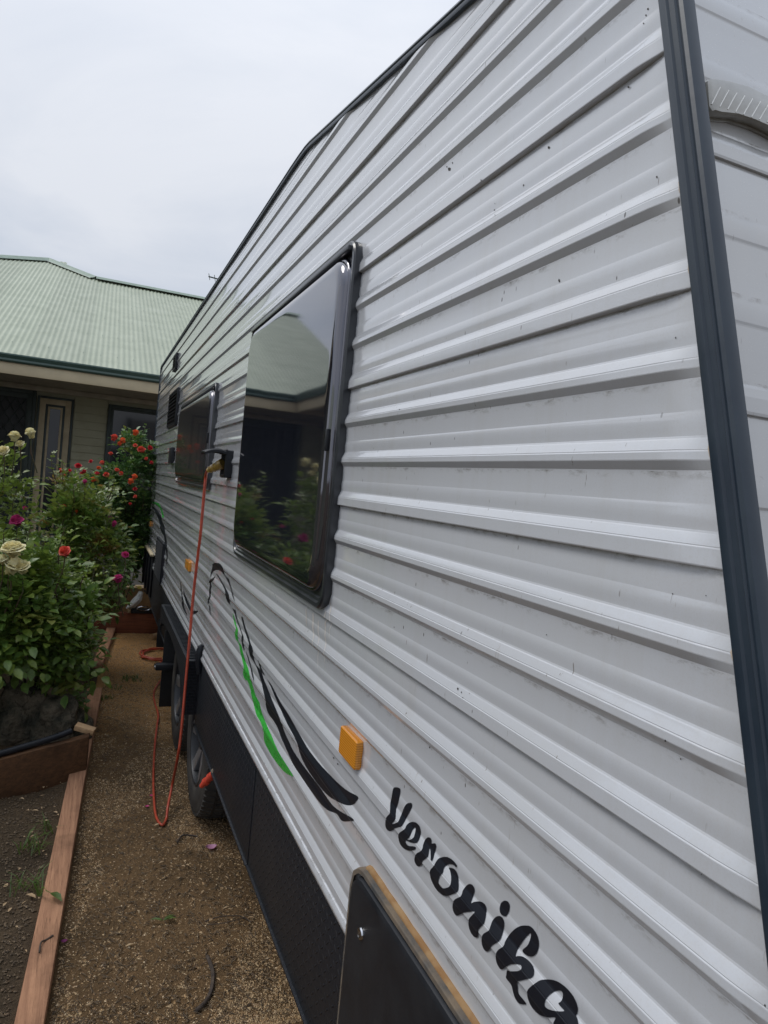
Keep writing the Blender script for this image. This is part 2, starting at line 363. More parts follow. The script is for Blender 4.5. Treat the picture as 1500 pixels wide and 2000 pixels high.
class MB:
    def __init__(s): s.v = []; s.f = []
    def add(s, vs_, fs):
        o = len(s.v); s.v += [tuple(v) for v in vs_]; s.f += [tuple(i+o for i in f) for f in fs]
    def box(s, a, b_):
        (x0, y0, z0), (x1, y1, z1) = a, b_
        v = [(x0,y0,z0),(x1,y0,z0),(x1,y1,z0),(x0,y1,z0),(x0,y0,z1),(x1,y0,z1),(x1,y1,z1),(x0,y1,z1)]
        s.add(v, [(0,3,2,1),(4,5,6,7),(0,1,5,4),(1,2,6,5),(2,3,7,6),(3,0,4,7)])
    def tube(s, pts, r, n=8, caps=True):
        pts = [Vector(p) for p in pts]; rings = []
        rr = r if isinstance(r, (list, tuple)) else [r]*len(pts)
        a = None
        for i, p in enumerate(pts):
            d = (pts[min(i+1, len(pts)-1)]-pts[max(i-1, 0)]).normalized()
            if a is None:
                a = d.cross(Vector((0, 0, 1)))
                if a.length < .1: a = d.cross(Vector((0, 1, 0)))
            a = a-d*a.dot(d)
            a.normalize(); b_ = d.cross(a).normalized()
            rings.append([p+rr[i]*(a*math.cos(2*math.pi*k/n)+b_*math.sin(2*math.pi*k/n)) for k in range(n)])
        v = [q for ring in rings for q in ring]; f = []
        for i in range(len(pts)-1):
            for k in range(n): f.append((i*n+k, i*n+(k+1) % n, (i+1)*n+(k+1) % n, (i+1)*n+k))
        if caps: f.append(tuple(range(n))[::-1]); f.append(tuple((len(pts)-1)*n+k for k in range(n)))
        s.add(v, f)
    def build(s, name, m, parent=None, smooth=None, bev=0):
        me = mesh_from(s.v, s.f, name)
        if bev:
            bm = bmesh.new(); bm.from_mesh(me)
            bmesh.ops.recalc_face_normals(bm, faces=bm.faces)
            es = [e for e in bm.edges if e.is_manifold and e.calc_face_angle(0) > R(40)]
            bmesh.ops.bevel(bm, geom=es, offset=bev, segments=2, affect='EDGES', profile=.5)
            bm.to_mesh(me); bm.free()
            if smooth is None: smooth = 35
        return finish(name, me, m, parent, smooth)
def box(name, a, b_, m, parent=None, bev=0):
    q = MB(); q.box(a, b_); return q.build(name, m, parent, bev=bev)
def catmull(pts, n=6, closed=True):
    P_ = [Vector(p) for p in pts]; o = []; L_ = len(P_)
    rngi = range(L_ if closed else L_-1)
    for i in rngi:
        if closed: a, b_, c, d = P_[(i-1) % L_], P_[i], P_[(i+1) % L_], P_[(i+2) % L_]
        else: a, b_, c, d = P_[max(i-1, 0)], P_[i], P_[i+1], P_[min(i+2, L_-1)]
        for k in range(n):
            t = k/n
            o.append(.5*((2*b_)+(-a+c)*t+(2*a-5*b_+4*c-d)*t*t+(-a+3*b_-3*c+d)*t**3))
    if not closed: o.append(P_[-1])
    return o

# ------------------------------------------------------------------ caravan wall surface
WX, P, Z0 = .55, .0938, 1.729
_UP = [(.205, 7.0), (.214, 6.7), (.222, 6.1), (.232, 6.25), (.240, 6.0), (.345, 1.6), (.360, .75), (.385, .1), (.42, .15), (.47, .5), (.53, .72), (.585, .6), (.635, 0.), (.655, -.4), (.668, -.45), (.80, -.1), (1, .8)]
NORM = [(0, .8), (.012, .9), (.100, 6.2), (.112, 6.9), (.124, 7.2)] + _UP
LAP = [(0, -1.5), (.008, 5.6), (.018, 6.8), (.030, 7.2)] + _UP
def edgeY(z): return .5+.271*(z-1.729)
def tab(T, u):
    for (a, va), (b_, vb) in zip(T, T[1:]):
        if u <= b_: return va+(vb-va)*(u-a)/(b_-a)
    return T[-1][1]
def prof(z):
    u = (z-Z0)/P; k = math.floor(u+1e-6); u = max(0., u-k)
    return tab(LAP if k % 3 == 2 else NORM, u)*.001
def wob(Y, z):
    return .0009*(noise.noise(Vector((Y*1.7, z*2.3, 3)))+.45*noise.noise(Vector((Y*5, z*5, 9))))
def surfx(Y, z, p=None):
    d = Y-edgeY(z); t = min(1, max(0, (d+.006)/.05)); t = t*t*(3-2*t)
    p = prof(z) if p is None else p
    return WX - (p*(.45+.55*t) + wob(Y, z))
def wallpt(px, py):
    r = ray(px, py); prev = None
    for i in range(0, 140):
        X = .53+i*.00016
        t = X/r.x; Y, z = r.y*t, CAMH+r.z*t
        if X >= WX-prof(z): return (Y, z)
    return (Y, z)
def knots(z0, z1):
    ks = set()
    k = math.floor((z0-Z0)/P)
    while Z0+k*P < z1+.001:
        for u, _ in (LAP if k % 3 == 2 else NORM): ks.add(round(Z0+(k+u)*P, 6))
        k += 1
    return sorted(z for z in ks if z0-1e-5 <= z <= z1+1e-5)

car = thing('caravan', (1.7, 4.2, 0), 'long white caravan with ribbed cladding, dark edge trim and black skirt on the gravel', 'caravan')
YF = 7.78     # far end
ZB, ZT = Z0-10*P, 2.768
# core body
yA, zA = .735, 2.498
prof_yz = [(edgeY(ZB-.02)+.004, ZB-.02), (yA+.01, zA-.012), (2.244, ZT-.012), (YF-.004, ZT-.012), (YF-.004, ZB-.02)]
q = MB(); n_ = len(prof_yz)
q.add([(WX+.012, y, z) for y, z in prof_yz]+[(WX+2.36, y, z) for y, z in prof_yz],
      [tuple(range(n_)), tuple(range(n_, 2*n_))[::-1]]+[(i, i+n_, (i+1) % n_+n_, (i+1) % n_) for i in range(n_)])
q.build('body_shell', 'core', car)

def clip(bm, co, no):
    bmesh.ops.bisect_plane(bm, geom=bm.verts[:]+bm.edges[:]+bm.faces[:], plane_co=co, plane_no=no, clear_outer=True, dist=1e-6)
roof_no = Vector((0, -.18, 1)).normalized()
for s in range(7):
    k0 = -10+3*s; z0 = Z0+k0*P; z1 = z0+3*P
    zs = []
    for k in range(k0, k0+3):
        T = LAP if k % 3 == 2 else NORM
        zs += [(Z0+(k+u)*P, v*.001) for u, v in T[:-1]]
    zs.append((z1, -.0015))
    near = [-.015, 0, .008, .018, .028, .04, .06, .09, .15]
    ys = [1.0+.14*i for i in range(int((YF-1.0)/.14)+1)]+[YF]
    v = []; nn = len(near)+len(ys)
    for z, p in zs:
        e = edgeY(z)
        for Y in [e+t for t in near]+ys: v.append((surfx(Y, z, p), Y, z))
    f = []
    for i in range(len(zs)-1):
        for j in range(nn-1): f.append((i*nn+j, i*nn+j+1, (i+1)*nn+j+1, (i+1)*nn+j))
    me = mesh_from(v, f, 'cladding_sheet')
    if z1 > 2.45:
        bm = bmesh.new(); bm.from_mesh(me); clip(bm, (WX, 2.244, ZT-.004), roof_no); bm.to_mesh(me); bm.free()
    me.flip_normals()
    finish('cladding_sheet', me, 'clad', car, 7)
# bottom rolled rail under the lowest sheet
q = MB()
sec = [(WX-.001, ZB), (WX-.009, ZB-.003), (WX-.013, ZB-.012), (WX-.012, ZB-.022), (WX-.006, ZB-.028), (WX+.01, ZB-.028)]
v = []; st = [edgeY(ZB)+.0, 1.2, 3.52, 7.0, YF]
for y in st: v += [(x, y, z) for x, z in sec]
f = [(j*6+i, j*6+i+1, (j+1)*6+i+1, (j+1)*6+i) for j in range(len(st)-1) for i in range(5)]
q.add(v, f); q.build('bottom_rail', 'clad', car, 40)

# generic sweep in the wall plane (path in Y,Z; section = (outward, inward offset))
def offs(path, d, closed):
    o = []; n = len(path)
    for i, p in enumerate(path):
        a = path[(i-1) % n] if closed or i > 0 else None; b_ = path[(i+1) % n] if closed or i < n-1 else None
        p = Vector(p)
        t1 = (p-Vector(a)).normalized() if a is not None else None; t2 = (Vector(b_)-p).normalized() if b_ is not None else None
        if t1 is None: t1 = t2
        if t2 is None: t2 = t1
        n1 = Vector((t1.y, -t1.x)); n2 = Vector((t2.y, -t2.x)); m_ = (n1+n2)
        m_ = m_/max(.2, (1+n1.dot(n2)))
        o.append(p+m_*d)
    return o
def sweep(path, section, closed, x0=WX, cap=False):
    v = []; n = len(path)
    for dx, dnn in section:
        v += [(x0-dx, p.x, p.y) for p in offs(path, dnn, closed)]
    f = []
    m_ = n if closed else n-1
    for s in range(len(section)-1):
        for i in range(m_): f.append((s*n+i, s*n+(i+1) % n, (s+1)*n+(i+1) % n, (s+1)*n+i))
    if cap: f.append(tuple((len(section)-1)*n+i for i in range(n)))
    return v, f
def rrect(y0, y1, z0, z1, r, n=6):
    o = []
    for cy_, cz_, a0 in ((y1-r, z1-r, 0), (y0+r, z1-r, 90), (y0+r, z0+r, 180), (y1-r, z0+r, 270)):
        for k in range(n+1):
            a = R(a0+90*k/n); o.append((cy_+r*math.cos(a), cz_+r*math.sin(a)))
    return o[::-1]      # clockwise -> offset() positive = inward when flipped below
def ring(path, section, x0=WX, cap=False):
    # make positive second value mean inward
    test = offs(path, .01, True); c = sum((Vector(p) for p in path), Vector((0, 0)))/len(path)
    sg = 1 if (test[0]-c).length < (Vector(path[0])-c).length else -1
    return sweep(path, [(a, sg*b_) for a, b_ in section], True, x0, cap)

def rr_rings(y0, y1, z0, z1, r, section, x0=WX, n=9):
    v = []; f = []
    for dx, d in section:
        v += [(x0-dx, a, b_) for a, b_ in rrect(y0+d, y1-d, z0+d, z1-d, max(.004, r-d*.6), n)]
    m_ = 4*(n+1)
    for s_ in range(len(section)-1):
        for i in range(m_): f.append((s_*m_+i, s_*m_+(i+1) % m_, (s_+1)*m_+(i+1) % m_, (s_+1)*m_+i))
    f.append(tuple((len(section)-1)*m_+i for i in range(m_)))
    return v, f
# roof edge trim
kk = [(yA-.03, zA-.006)]
for t in [1.2, 1.6, 2.0, 2.12]: kk.append((t, ZT-.18*(2.244-t)))
kk += [(2.19, ZT-.0095), (2.244, ZT-.003), (2.32, ZT+.0005), (2.42, ZT+.002), (3.2, ZT+.002), (5, ZT+.002), (YF-.03, ZT+.002), (YF+.002, ZT-.02), (YF+.004, 2.0), (YF+.004, ZB-.02)]
v, f = sweep(kk, [(.002, .013), (.0085, .012), (.0105, .007), (.008, .002), (.0105, -.001), (.009, -.006), (.003, -.008), (-.06, -.009)], False)
q = MB(); q.add(v, f); q.build('roof_trim', 'trim', car, 50)
# raked corner trim: side leg, seam, front leg
def trim_strip(sec, name, m, z_a=.60, z_b=2.53):
    v = []; n = len(sec); zz = [z_a+(z_b-z_a)*i/24 for i in range(25)]
    for z in zz:
        e = edgeY(z); v += [(WX+dx, e+dy, z) for dx, dy in sec]
    f = [(j*n+i, j*n+i+1, (j+1)*n+i+1, (j+1)*n+i) for j in range(24) for i in range(n-1)]
    q = MB(); q.add(v, f); return q.build(name, m, car, 40)
trim_strip([(.004, -.008), (-.0105, -.0085), (-.0125, -.011), (-.0125, -.020), (-.010, -.022), (-.010, -.029), (-.012, -.031), (-.0095, -.033)], 'corner_trim', 'trim')
trim_strip([(-.0098, -.033), (-.0112, -.0362), (-.0098, -.0405), (-.006, -.0425), (.0, -.0435), (.005, -.043), (.0075, -.040), (.0075, -.018)], 'corner_trim', 'trim')
# sealant smears where ribs are crushed against the trim
q = MB()
for k in range(-10, 9):
    zc = Z0+(k+.22)*P; h = rng.uniform(.012, .024); wd = rng.uniform(.002, .007)
    v = []
    for i in range(7):
        a = i/6; z = zc-h*.7+1.5*h*a; e = edgeY(z)
        v += [(surfx(e-.007, z)-.0012, e-.010, z), (surfx(e-.006+wd*math.sin(a*math.pi), z)-.0012, e-.006+wd*math.sin(a*math.pi)*rng.uniform(.5, 1), z)]
    q.add(v, [(2*i, 2*i+1, 2*i+3, 2*i+2) for i in range(6)])
q.build('sealant_smears', 'smear', car)['kind'] = 'stuff'

# near end wall (faces the camera side), laps + shallow steps
ZFR = 1.60
def front_prof(z):
    u = (z-ZFR)/P; k = math.floor(u+1e-6); u -= k
    if k % 3 == 2: T = [(0, -1.5), (.01, 3), (.04, 4.4), (.2, 4.4), (.3, 2.2), (.34, .4), (.9, .2), (1, 0)]
    else: T = [(0, 0), (.02, .4), (.05, 1.8), (.1, 2), (.22, 2), (.3, .9), (.34, .2), (.9, .1), (1, 0)]
    return T
for s in range(7):
    k0 = -10+3*s; zs = []
    for k in range(k0, k0+3):
        for u, vv in front_prof(ZFR+(k+.5)*P)[:-1]: zs.append((ZFR+(k+u)*P, vv*.001))
    zs.append((ZFR+(k0+3)*P, -.0015))
    zs = [z for z in zs if z[0] < zA+.02]
    if len(zs) < 2: continue
    xs = [WX+.010+.12*i for i in range(20)]
    v = [(x, edgeY(z)-.021-p*.7-.25*wob(x, z), z) for z, p in zs for x in xs]; n = len(xs)
    f = [(i*n+j, i*n+j+1, (i+1)*n+j+1, (i+1)*n+j) for i in range(len(zs)-1) for j in range(n-1)]
    q = MB(); q.add(v, f); q.build('end_cladding_sheet', 'clad_front', car, 7)
# clear ribbed end lamp
def lamp_pt(px, py):
    Y = .575
    for _ in range(8):
        p = at_y(px, py, Y); Y = edgeY(p.z)-.034
    return (p.x, p.z)
lp = [lamp_pt(1150+x/4, y/4) for x, y in [(918,640),(932,614),(1000,611),(1100,628),(1250,670),(1400,745),(1520,830),(1580,930),(1580,1080),(1480,1040),(1400,995),(1300,950),(1150,900),(1000,885),(950,870),(926,830)]]
q = MB(); n = len(lp); cxm = sum(p[0] for p in lp)/n; czm = sum(p[1] for p in lp)/n
v = []
for dd, sc_ in ((.0, 1.), (.009, 1.), (.0125, .965), (.0135, .9)):
    for x, z in lp: v.append((cxm+(x-cxm)*sc_, edgeY(z)-.022-dd, czm+(z-czm)*sc_))
f = [(r_*n+i, r_*n+(i+1) % n, (r_+1)*n+(i+1) % n, (r_+1)*n+i) for r_ in range(3) for i in range(n)]+[tuple(3*n+i for i in range(n))]
q.add(v, f); lamp = q.build('end_lamp', 'clearlens', car, 40)
q = MB()
for i in range(9):
    x0_, z0_ = lamp_pt(1150+(948+i*62)/4, (822+i*20)/4); x1_, z1_ = lamp_pt(1150+(1020+i*62)/4, (690+i*22)/4)
    if i < 1: x1_, z1_ = lamp_pt(1150+1015/4, 690/4)
    q.tube([(x0_, edgeY(z0_)-.0358, z0_), (x1_, edgeY(z1_)-.0358, z1_)], .0008, 5)
q.build('lens_ribs', 'lensrib', lamp)['kind'] = 'stuff'
q = MB(); v, f = [], []
for dd in (0., .006):
    for x, z in lp: v.append((cxm+(x-cxm)*1.02, edgeY(z)-.019-dd, czm+(z-czm)*1.05-.002))
q.add(v, [(i, (i+1) % n, n+(i+1) % n, n+i) for i in range(n)]+[tuple(n+i for i in range(n))]); q.build('lamp_gasket', 'clearlens', lamp)

# ------------------------------------------------------------------ vinyl on the wall
def decal(name, outline_px, m, holes=(), parent=None, lift=.0008, ns=5, label=None, grow=0.):
    def conv(pts): return [Vector((*wallpt(*p),)) for p in catmull(pts, ns)]
    outer = conv(outline_px); hs = [conv(h) for h in holes]
    loops = [outer]+hs
    flat = [p for l in loops for p in l]
    tris = tessellate_polygon([[Vector((p.x, p.y, 0)) for p in l] for l in loops])
    bm = bmesh.new(); vv = [bm.verts.new((0, p.x, p.y)) for p in flat]
    for t in tris:
        try: bm.faces.new([vv[i] for i in t])
        except ValueError: pass
    zmin = min(p.y for p in flat); zmax = max(p.y for p in flat)
    for z in knots(zmin, zmax):
        bmesh.ops.bisect_plane(bm, geom=bm.verts[:]+bm.edges[:]+bm.faces[:], plane_co=(0, 0, z), plane_no=(0, 0, 1), dist=1e-6)
    y0 = min(p.x for p in flat); y1 = max(p.x for p in flat)
    yy = 1.0
    while yy < y1:
        if yy > y0: bmesh.ops.bisect_plane(bm, geom=bm.verts[:]+bm.edges[:]+bm.faces[:], plane_co=(0, yy, 0), plane_no=(0, 1, 0), dist=1e-6)
        yy += .14
    for q_ in bm.verts: q_.co.x = surfx(q_.co.y, q_.co.z)-lift
    bmesh.ops.recalc_face_normals(bm, faces=bm.faces)
    me = bpy.data.meshes.new(name); bm.to_mesh(me); bm.free()
    if len(me.polygons) and sum(p.normal.x*p.area for p in me.polygons) > 0: me.flip_normals()
    o = finish(name, me, m, parent or car, 7)
    if label: o['label'] = label
    return o
def T_(pts, ox, oy, s): return [(ox+x/s, oy+y/s) for x, y in pts]
A_ = (740, 1520, 6.818); B_ = (880, 1720, 5.5556)
LET = {
 'V': (A_, [(205,125),(245,120),(285,135),(293,165),(285,220),(262,320),(238,400),(230,460),(222,545),(180,603),(215,602),(260,580),(285,530),(310,470),(350,375),(385,335),(430,327),(448,345),(442,395),(410,455),(375,520),(345,580),(310,635),(270,650),(215,665),(185,690),(150,703),(115,685),(92,640),(90,580),(105,520),(135,485),(152,455),(157,340),(175,250),(188,170)], []),
 'e': (A_, [(455,580),(500,590),(540,625),(560,680),(562,740),(548,800),(515,855),(470,862),(420,850),(385,835),(365,828),(362,850),(375,880),(410,900),(460,905),(490,912),(497,930),(480,952),(420,962),(365,950),(320,918),(285,870),(268,810),(265,755),(285,720),(325,695),(355,665),(375,625),(410,593)],
       [[(492,655),(497,675),(490,720),(472,780),(440,810),(405,820),(382,812),(410,785),(430,745),(450,700),(475,665)]]),
 'r': (A_, [(670,785),(700,800),(708,835),(708,870),(735,865),(760,868),(770,890),(765,940),(748,1000),(725,1085),(708,1097),(697,1080),(697,1010),(690,945),(680,940),(672,990),(660,1040),(620,1075),(585,1105),(570,1150),(535,1172),(500,1150),(480,1100),(483,1050),(510,1000),(555,975),(585,940),(598,880),(620,825),(645,795)], []),
 'o': (A_, [(880,1045),(940,1055),(1000,1095),(1045,1150),(1045,1180),(1030,1178),(1000,1150),(950,1140),(905,1160),(875,1195),(862,1250),(830,1290),(805,1340),(800,1390),(820,1435),(860,1462),(900,1460),(945,1440),(968,1390),(972,1310),(960,1240),(943,1195),(965,1190),(1010,1205),(1045,1245),(1065,1310),(1072,1400),(1068,1480),(1040,1520),(980,1545),(910,1567),(850,1550),(790,1500),(740,1430),(700,1340),(685,1260),(695,1215),(740,1165),(770,1110),(810,1065)], []),
 'n': (B_, [(215,35),(250,50),(268,95),(255,160),(230,240),(270,228),(330,225),(375,250),(397,300),(390,380),(375,450),(350,485),(315,520),(302,560),(298,612),(265,608),(225,560),(203,490),(205,420),(235,380),(272,335),(215,335),(150,345),(110,365),(70,378),(40,340),(27,280),(40,220),(75,190),(120,165),(145,100),(180,55)], []),
 'i': (B_, [(525,382),(560,390),(585,430),(588,490),(570,580),(545,640),(510,670),(460,700),(425,750),(400,767),(370,745),(347,690),(345,620),(365,575),(420,540),(440,495),(460,440),(490,400)], []),
 'dot': (B_, [(600,215),(635,230),(650,275),(640,335),(615,378),(590,383),(555,360),(540,310),(550,255),(570,228)], []),
 'k': (B_, [(825,485),(875,495),(920,540),(955,610),(967,690),(950,770),(910,815),(865,820),(815,795),(790,765),(800,740),(835,710),(860,670),(880,600),(880,572),(865,572),(820,620),(760,700),(725,770),(715,820),(745,815),(800,825),(860,870),(905,930),(915,1000),(895,1045),(840,1065),(760,1085),(728,1095),(732,1150),(745,1220),(790,1280),(828,1335),(770,1337),(730,1310),(695,1240),(665,1130),(612,1060),(612,1020),(622,975),(650,980),(700,982),(750,975),(778,950),(770,915),(730,903),(670,905),(620,925),(560,960),(520,920),(498,850),(500,790),(530,745),(580,710),(605,650),(650,580),(710,520),(770,490)], []),
 'a': (B_, [(1040,1070),(1120,1075),(1200,1110),(1280,1175),(1345,1260),(1385,1360),(1385,1430),(1370,1457),(1384,1490),(1400,1580),(1390,1640),(1300,1680),(1200,1670),(1135,1610),(1125,1545),(1145,1482),(1060,1480),(970,1450),(890,1370),(848,1280),(840,1200),(870,1155),(930,1110),(980,1080)],
       [[(1200,1190),(1225,1215),(1225,1270),(1205,1310),(1180,1330),(1210,1370),(1243,1410),(1180,1415),(1090,1400),(1035,1365),(1028,1320),(1060,1260),(1110,1215),(1150,1195)]]),
}
for key, (tr, o_, hs) in LET.items():
    decal('painted_letter', T_(o_, *tr), 'decalb', [T_(h, *tr) for h in hs])
SA = (400, 1090, 8.); SB = (500, 1300, 5.882); SC = (270, 980, 6.25)
def swoosh(pts, tr, m): decal('vinyl_stripe', T_(pts, *tr), m, ns=3)
swoosh([(120,100),(150,80),(200,75),(240,88),(275,130),(295,190),(310,250),(345,300),(380,325),(395,390),(420,470),(450,590),(472,678),(455,650),(430,580),(410,490),(385,420),(350,340),(300,260),(250,200),(195,185),(150,195),(120,230),(100,280),(88,305),(95,240),(110,180),(125,130)], SA, 'decalb')
swoosh([(160,290),(120,320),(75,350),(65,380),(85,400),(75,470),(70,560),(72,600),(50,650),(47,705),(58,715),(66,665),(90,620),(95,560),(100,480),(108,430),(100,390),(120,365),(145,335)], SA, 'decalb')
swoosh([(68,745),(88,890),(92,840),(87,760)], SA, 'decalb')
swoosh([(175,232),(215,270),(260,350),(310,430),(350,510),(378,570),(385,640),(400,720),(440,790),(480,810),(495,880),(520,980),(560,1090),(590,1180),(608,1240),(600,1330),(625,1430),(605,1420),(580,1330),(575,1250),(580,1190),(540,1080),(500,970),(465,860),(430,780),(400,730),(350,670),(325,590),(318,510),(280,420),(230,330)], SA, 'decalb')
swoosh([(645,1450),(690,1560),(730,1700),(760,1820),(778,1925),(748,1860),(708,1680),(668,1540)], SA, 'decalb')
b3a = T_([(655,1220),(620,1110),(590,1000),(574,915),(595,930),(620,1020),(650,1120),(690,1230),(720,1330),(750,1410),(755,1500),(775,1590),(810,1670)], *SA)
b3b = T_([(60,60),(90,150),(130,250),(190,400),(250,540),(290,650),(330,760),(390,890),(440,990),(540,1140),(640,1270),(740,1400),(820,1520),(900,1620),(1000,1690),(1090,1740),(1130,1775),(1090,1785),(990,1782),(930,1700),(830,1660),(740,1580),(650,1460),(540,1300),(430,1130),(340,930),(290,820),(255,720),(210,640),(150,560),(120,480),(110,400),(90,300),(40,110),(5,10)], *SB)
b3c = T_([(760,1610),(715,1540),(695,1470),(685,1400),(690,1330)], *SA)
decal('vinyl_stripe', b3a+b3b+b3c, 'decalb', ns=3)
swoosh([(130,155),(190,240),(280,410),(370,550),(450,690),(540,850),(620,980),(730,1120),(850,1250),(960,1360),(1060,1440),(1175,1505),(1155,1560),(1110,1598),(1040,1600),(940,1560),(830,1490),(730,1380),(620,1230),(540,1090),(500,980),(480,900),(430,790),(370,680),(300,530),(230,380),(180,260)], SB, 'decalb')
swoosh([(833,1590),(870,1680),(900,1750),(945,1835),(905,1800),(870,1740),(845,1650)], SA, 'decalb')
g1 = T_([(440,860),(470,950),(500,1060),(520,1120),(515,1180),(522,1290),(570,1360),(600,1480),(640,1620),(680,1720),(710,1850)], *SA)
g2 = T_([(0,345),(40,420),(70,540),(130,690),(180,800),(230,920),(290,1040),(360,1150),(430,1265),(400,1262),(330,1220),(260,1140),(180,1030),(120,920),(95,850),(90,770),(72,690),(40,620),(0,540)], *SB)
g3 = T_([(690,1960),(640,1905),(610,1850),(600,1780),(612,1700),(585,1580),(560,1470),(530,1330),(485,1260),(473,1180),(490,1100),(465,1020),(448,930)], *SA)
decal('vinyl_stripe', g1+g2+g3, 'decalg', ns=3, label='bright green vinyl stripe')
o = decal('vinyl_stripe', T_([(160,0),(230,10),(265,35),(290,90),(312,180),(295,190),(280,110),(250,60),(200,25)], *SC), 'decalg', ns=3, label='small green vinyl stripe near the far end')
swoosh([(165,65),(200,70),(240,110),(280,170),(290,230),(320,300),(335,400),(350,480),(355,570),(360,650),(355,740),(345,760),(345,650),(325,520),(315,420),(285,370),(262,270),(240,190),(200,110)], SC, 'decalb')
swoosh([(515,960),(525,1010),(535,1120),(555,1200),(560,1270),(600,1390),(560,1330),(530,1250),(535,1200),(520,1080)], SC, 'decalb')
swoosh([(550,1080),(590,1170),(640,1280),(690,1330),(735,1330),(700,1365),(660,1370),(600,1270),(565,1170)], SC, 'decalb')

# dirt marks: run-off below the window corners, insect spots and cobweb dots
MT['streak'] = mat('run-off stain', (.44, .41, .37), .5, 0, (.52, .51, .50), 60)
for x0_, y0_, x1_, y1_, w_ in ((612, 1200, 612, 1262, 3), (636, 1196, 634, 1290, 2.4), (646, 1180, 643, 1245, 2.2), (622, 1215, 621, 1300, 1.8), (598, 1190, 599, 1222, 2), (443, 932, 442, 950, 3)):
    decal('stain', [(x0_-w_*.5, y0_), (x0_+w_*.5, y0_), ((x0_+x1_)/2+w_*.4, (y0_+y1_)/2), (x1_+.4, y1_), (x1_-.4, y1_), ((x0_+x1_)/2-w_*.4, (y0_+y1_)/2)], 'streak', ns=2, lift=.0004)
MT['speck'] = mat('insect speck', (.05, .045, .04), .8)
def speck(px, py, r):
    r *= .72
    a0 = rng.uniform(0, 6); pp = [(px+r*rng.uniform(.5, 1.2)*math.cos(a0+k), py+r*rng.uniform(.7, 1.7)*math.sin(a0+k)) for k in (0, 1.2, 2.4, 3.6, 4.9)]
    decal('speck', pp, 'speck', ns=1, lift=.0005)
for px, py, r in ((877, 330, 4.5), (884, 318, 2), (1072, 288, 3), (1228, 170, 3.2), (1023, 362, 2.4), (1284, 346, 2.6), (940, 352, 2.2), (873, 326, 2), (1266, 18, 3), (1262, 30, 2.2), (1257, 46, 2), (781, 800, 1.8), (1093, 548, 3.5), (1321, 660, 2.4), (967, 398, 1.6), (966, 410, 1.8), (967, 420, 1.4),
                  (1314, 1160, 2.2), (1379, 1163, 2), (895, 1345, 3), (902, 1352, 2), (905, 1362, 1.6), (840, 1460, 2.2), (652, 1480, 2.4), (660, 1492, 2), (1130, 1700, 2), (1489, 1965, 3.2), (1300, 1447, 2.6), (1330, 1482, 2.2), (990, 1047, 1.6), (1068, 1240, 1.8), (770, 1225, 1.6), (1370, 1707, 2.2)):
    speck(px, py, r)
# ------------------------------------------------------------------ windows
def window(y0, y1, z0, z1, pm='pane'):
    w_ = bpy.data.objects.new('window', None); COL.objects.link(w_); w_.location = (WX, (y0+y1)/2, z0); set_parent(w_, car)
    ABS[w_.name] = tuple(w_.location)
    pth = rrect(y0, y1, z0, z1, .055, 7)
    v, f = ring(pth, [(-.005, 0), (.018, 0), (.022, .004), (.022, .014), (.016, .018), (.016, .026), (.012, .030), (.012, .05)])
    q = MB(); q.add(v, f); q.build('frame', 'rubber', w_, 40)
    v, f = rr_rings(y0+.022, y1-.045, z0+.035, z1-.030, .085, [(.012, 0), (.019, 0), (.022, .003), (.022, .007), (.028, .009), (.0325, .013), (.0365, .020), (.039, .029), (.0400, .036), (.0402, .039), (.04025, .046), (.0403, .055)])
    q = MB(); q.add(v, f); q.build('pane', pm, w_, 60)
    # hinge rail along the head
    q = MB(); q.box((WX-.030, y0+.03, z1-.030), (WX-.012, y1-.03, z1-.016)); q.build('hinge_rail', 'rubber', w_, bev=.003)
    if True:
        zc = z0+.43*(z1-z0)
        q = MB(); q.box((WX-.040, y0+.031, zc), (WX-.030, y0+.045, zc+.055)); q.build('latch', 'blackp', w_, bev=.003)
    return w_
window(1.592, 2.80, 1.372, 2.285)
window(3.64, 5.22, 1.60, 2.16, 'pane2')

# ------------------------------------------------------------------ vents, lights, inlet
def vent(y0, y1, z0, z1, slats, m='blackp'):
    e = bpy.data.objects.new('vent', None); COL.objects.link(e); e.location = (WX, (y0+y1)/2, z0); set_parent(e, car); ABS[e.name] = tuple(e.location)
    v, f = ring(rrect(y0, y1, z0, z1, .012, 3), [(-.004, 0), (.018, 0), (.022, .004), (.022, .014), (.008, .018)])
    q = MB(); q.add(v, f); q.build('vent_frame', m, e, 40)
    box('vent_back', (WX-.0115, y0+.01, z0+.01), (WX-.0085, y1-.01, z1-.01), 'dark', e)
    hh = (z1-z0-.03)/slats
    q0 = None
    for i in range(slats):
        zc = z0+.015+hh*(i+.5)
        if q0 is None:
            q = MB(); q.add([(WX-.010, y0+.014, -hh*.1), (WX-.010, y1-.014, -hh*.1), (WX-.024, y1-.014, -hh*.42), (WX-.024, y0+.014, -hh*.42),
                             (WX-.010, y0+.014, hh*.15), (WX-.010, y1-.014, hh*.15), (WX-.025, y1-.014, -hh*.2), (WX-.025, y0+.014, -hh*.2)],
                            [(0, 1, 2, 3), (4, 7, 6, 5), (3, 2, 6, 7), (0, 4, 5, 1), (0, 3, 7, 4), (1, 5, 6, 2)])
            q0 = q.build('vent_slat', m, e); base = q0.matrix_parent_inverse.copy()
            q0.location.z = zc
        else:
            c = q0.copy(); COL.objects.link(c); c.location.z = zc
    return e
vent(5.62, 6.30, 2.04, 2.335, 9)
vent(6.0, 6.22, 2.52, 2.66, 5)
vent(5.72, 6.34, .765, 1.10, 14)
box('outlet_cover', (WX-.030, 5.60, 1.74), (WX-.004, 5.80, 1.865), 'blackp', car, bev=.006)
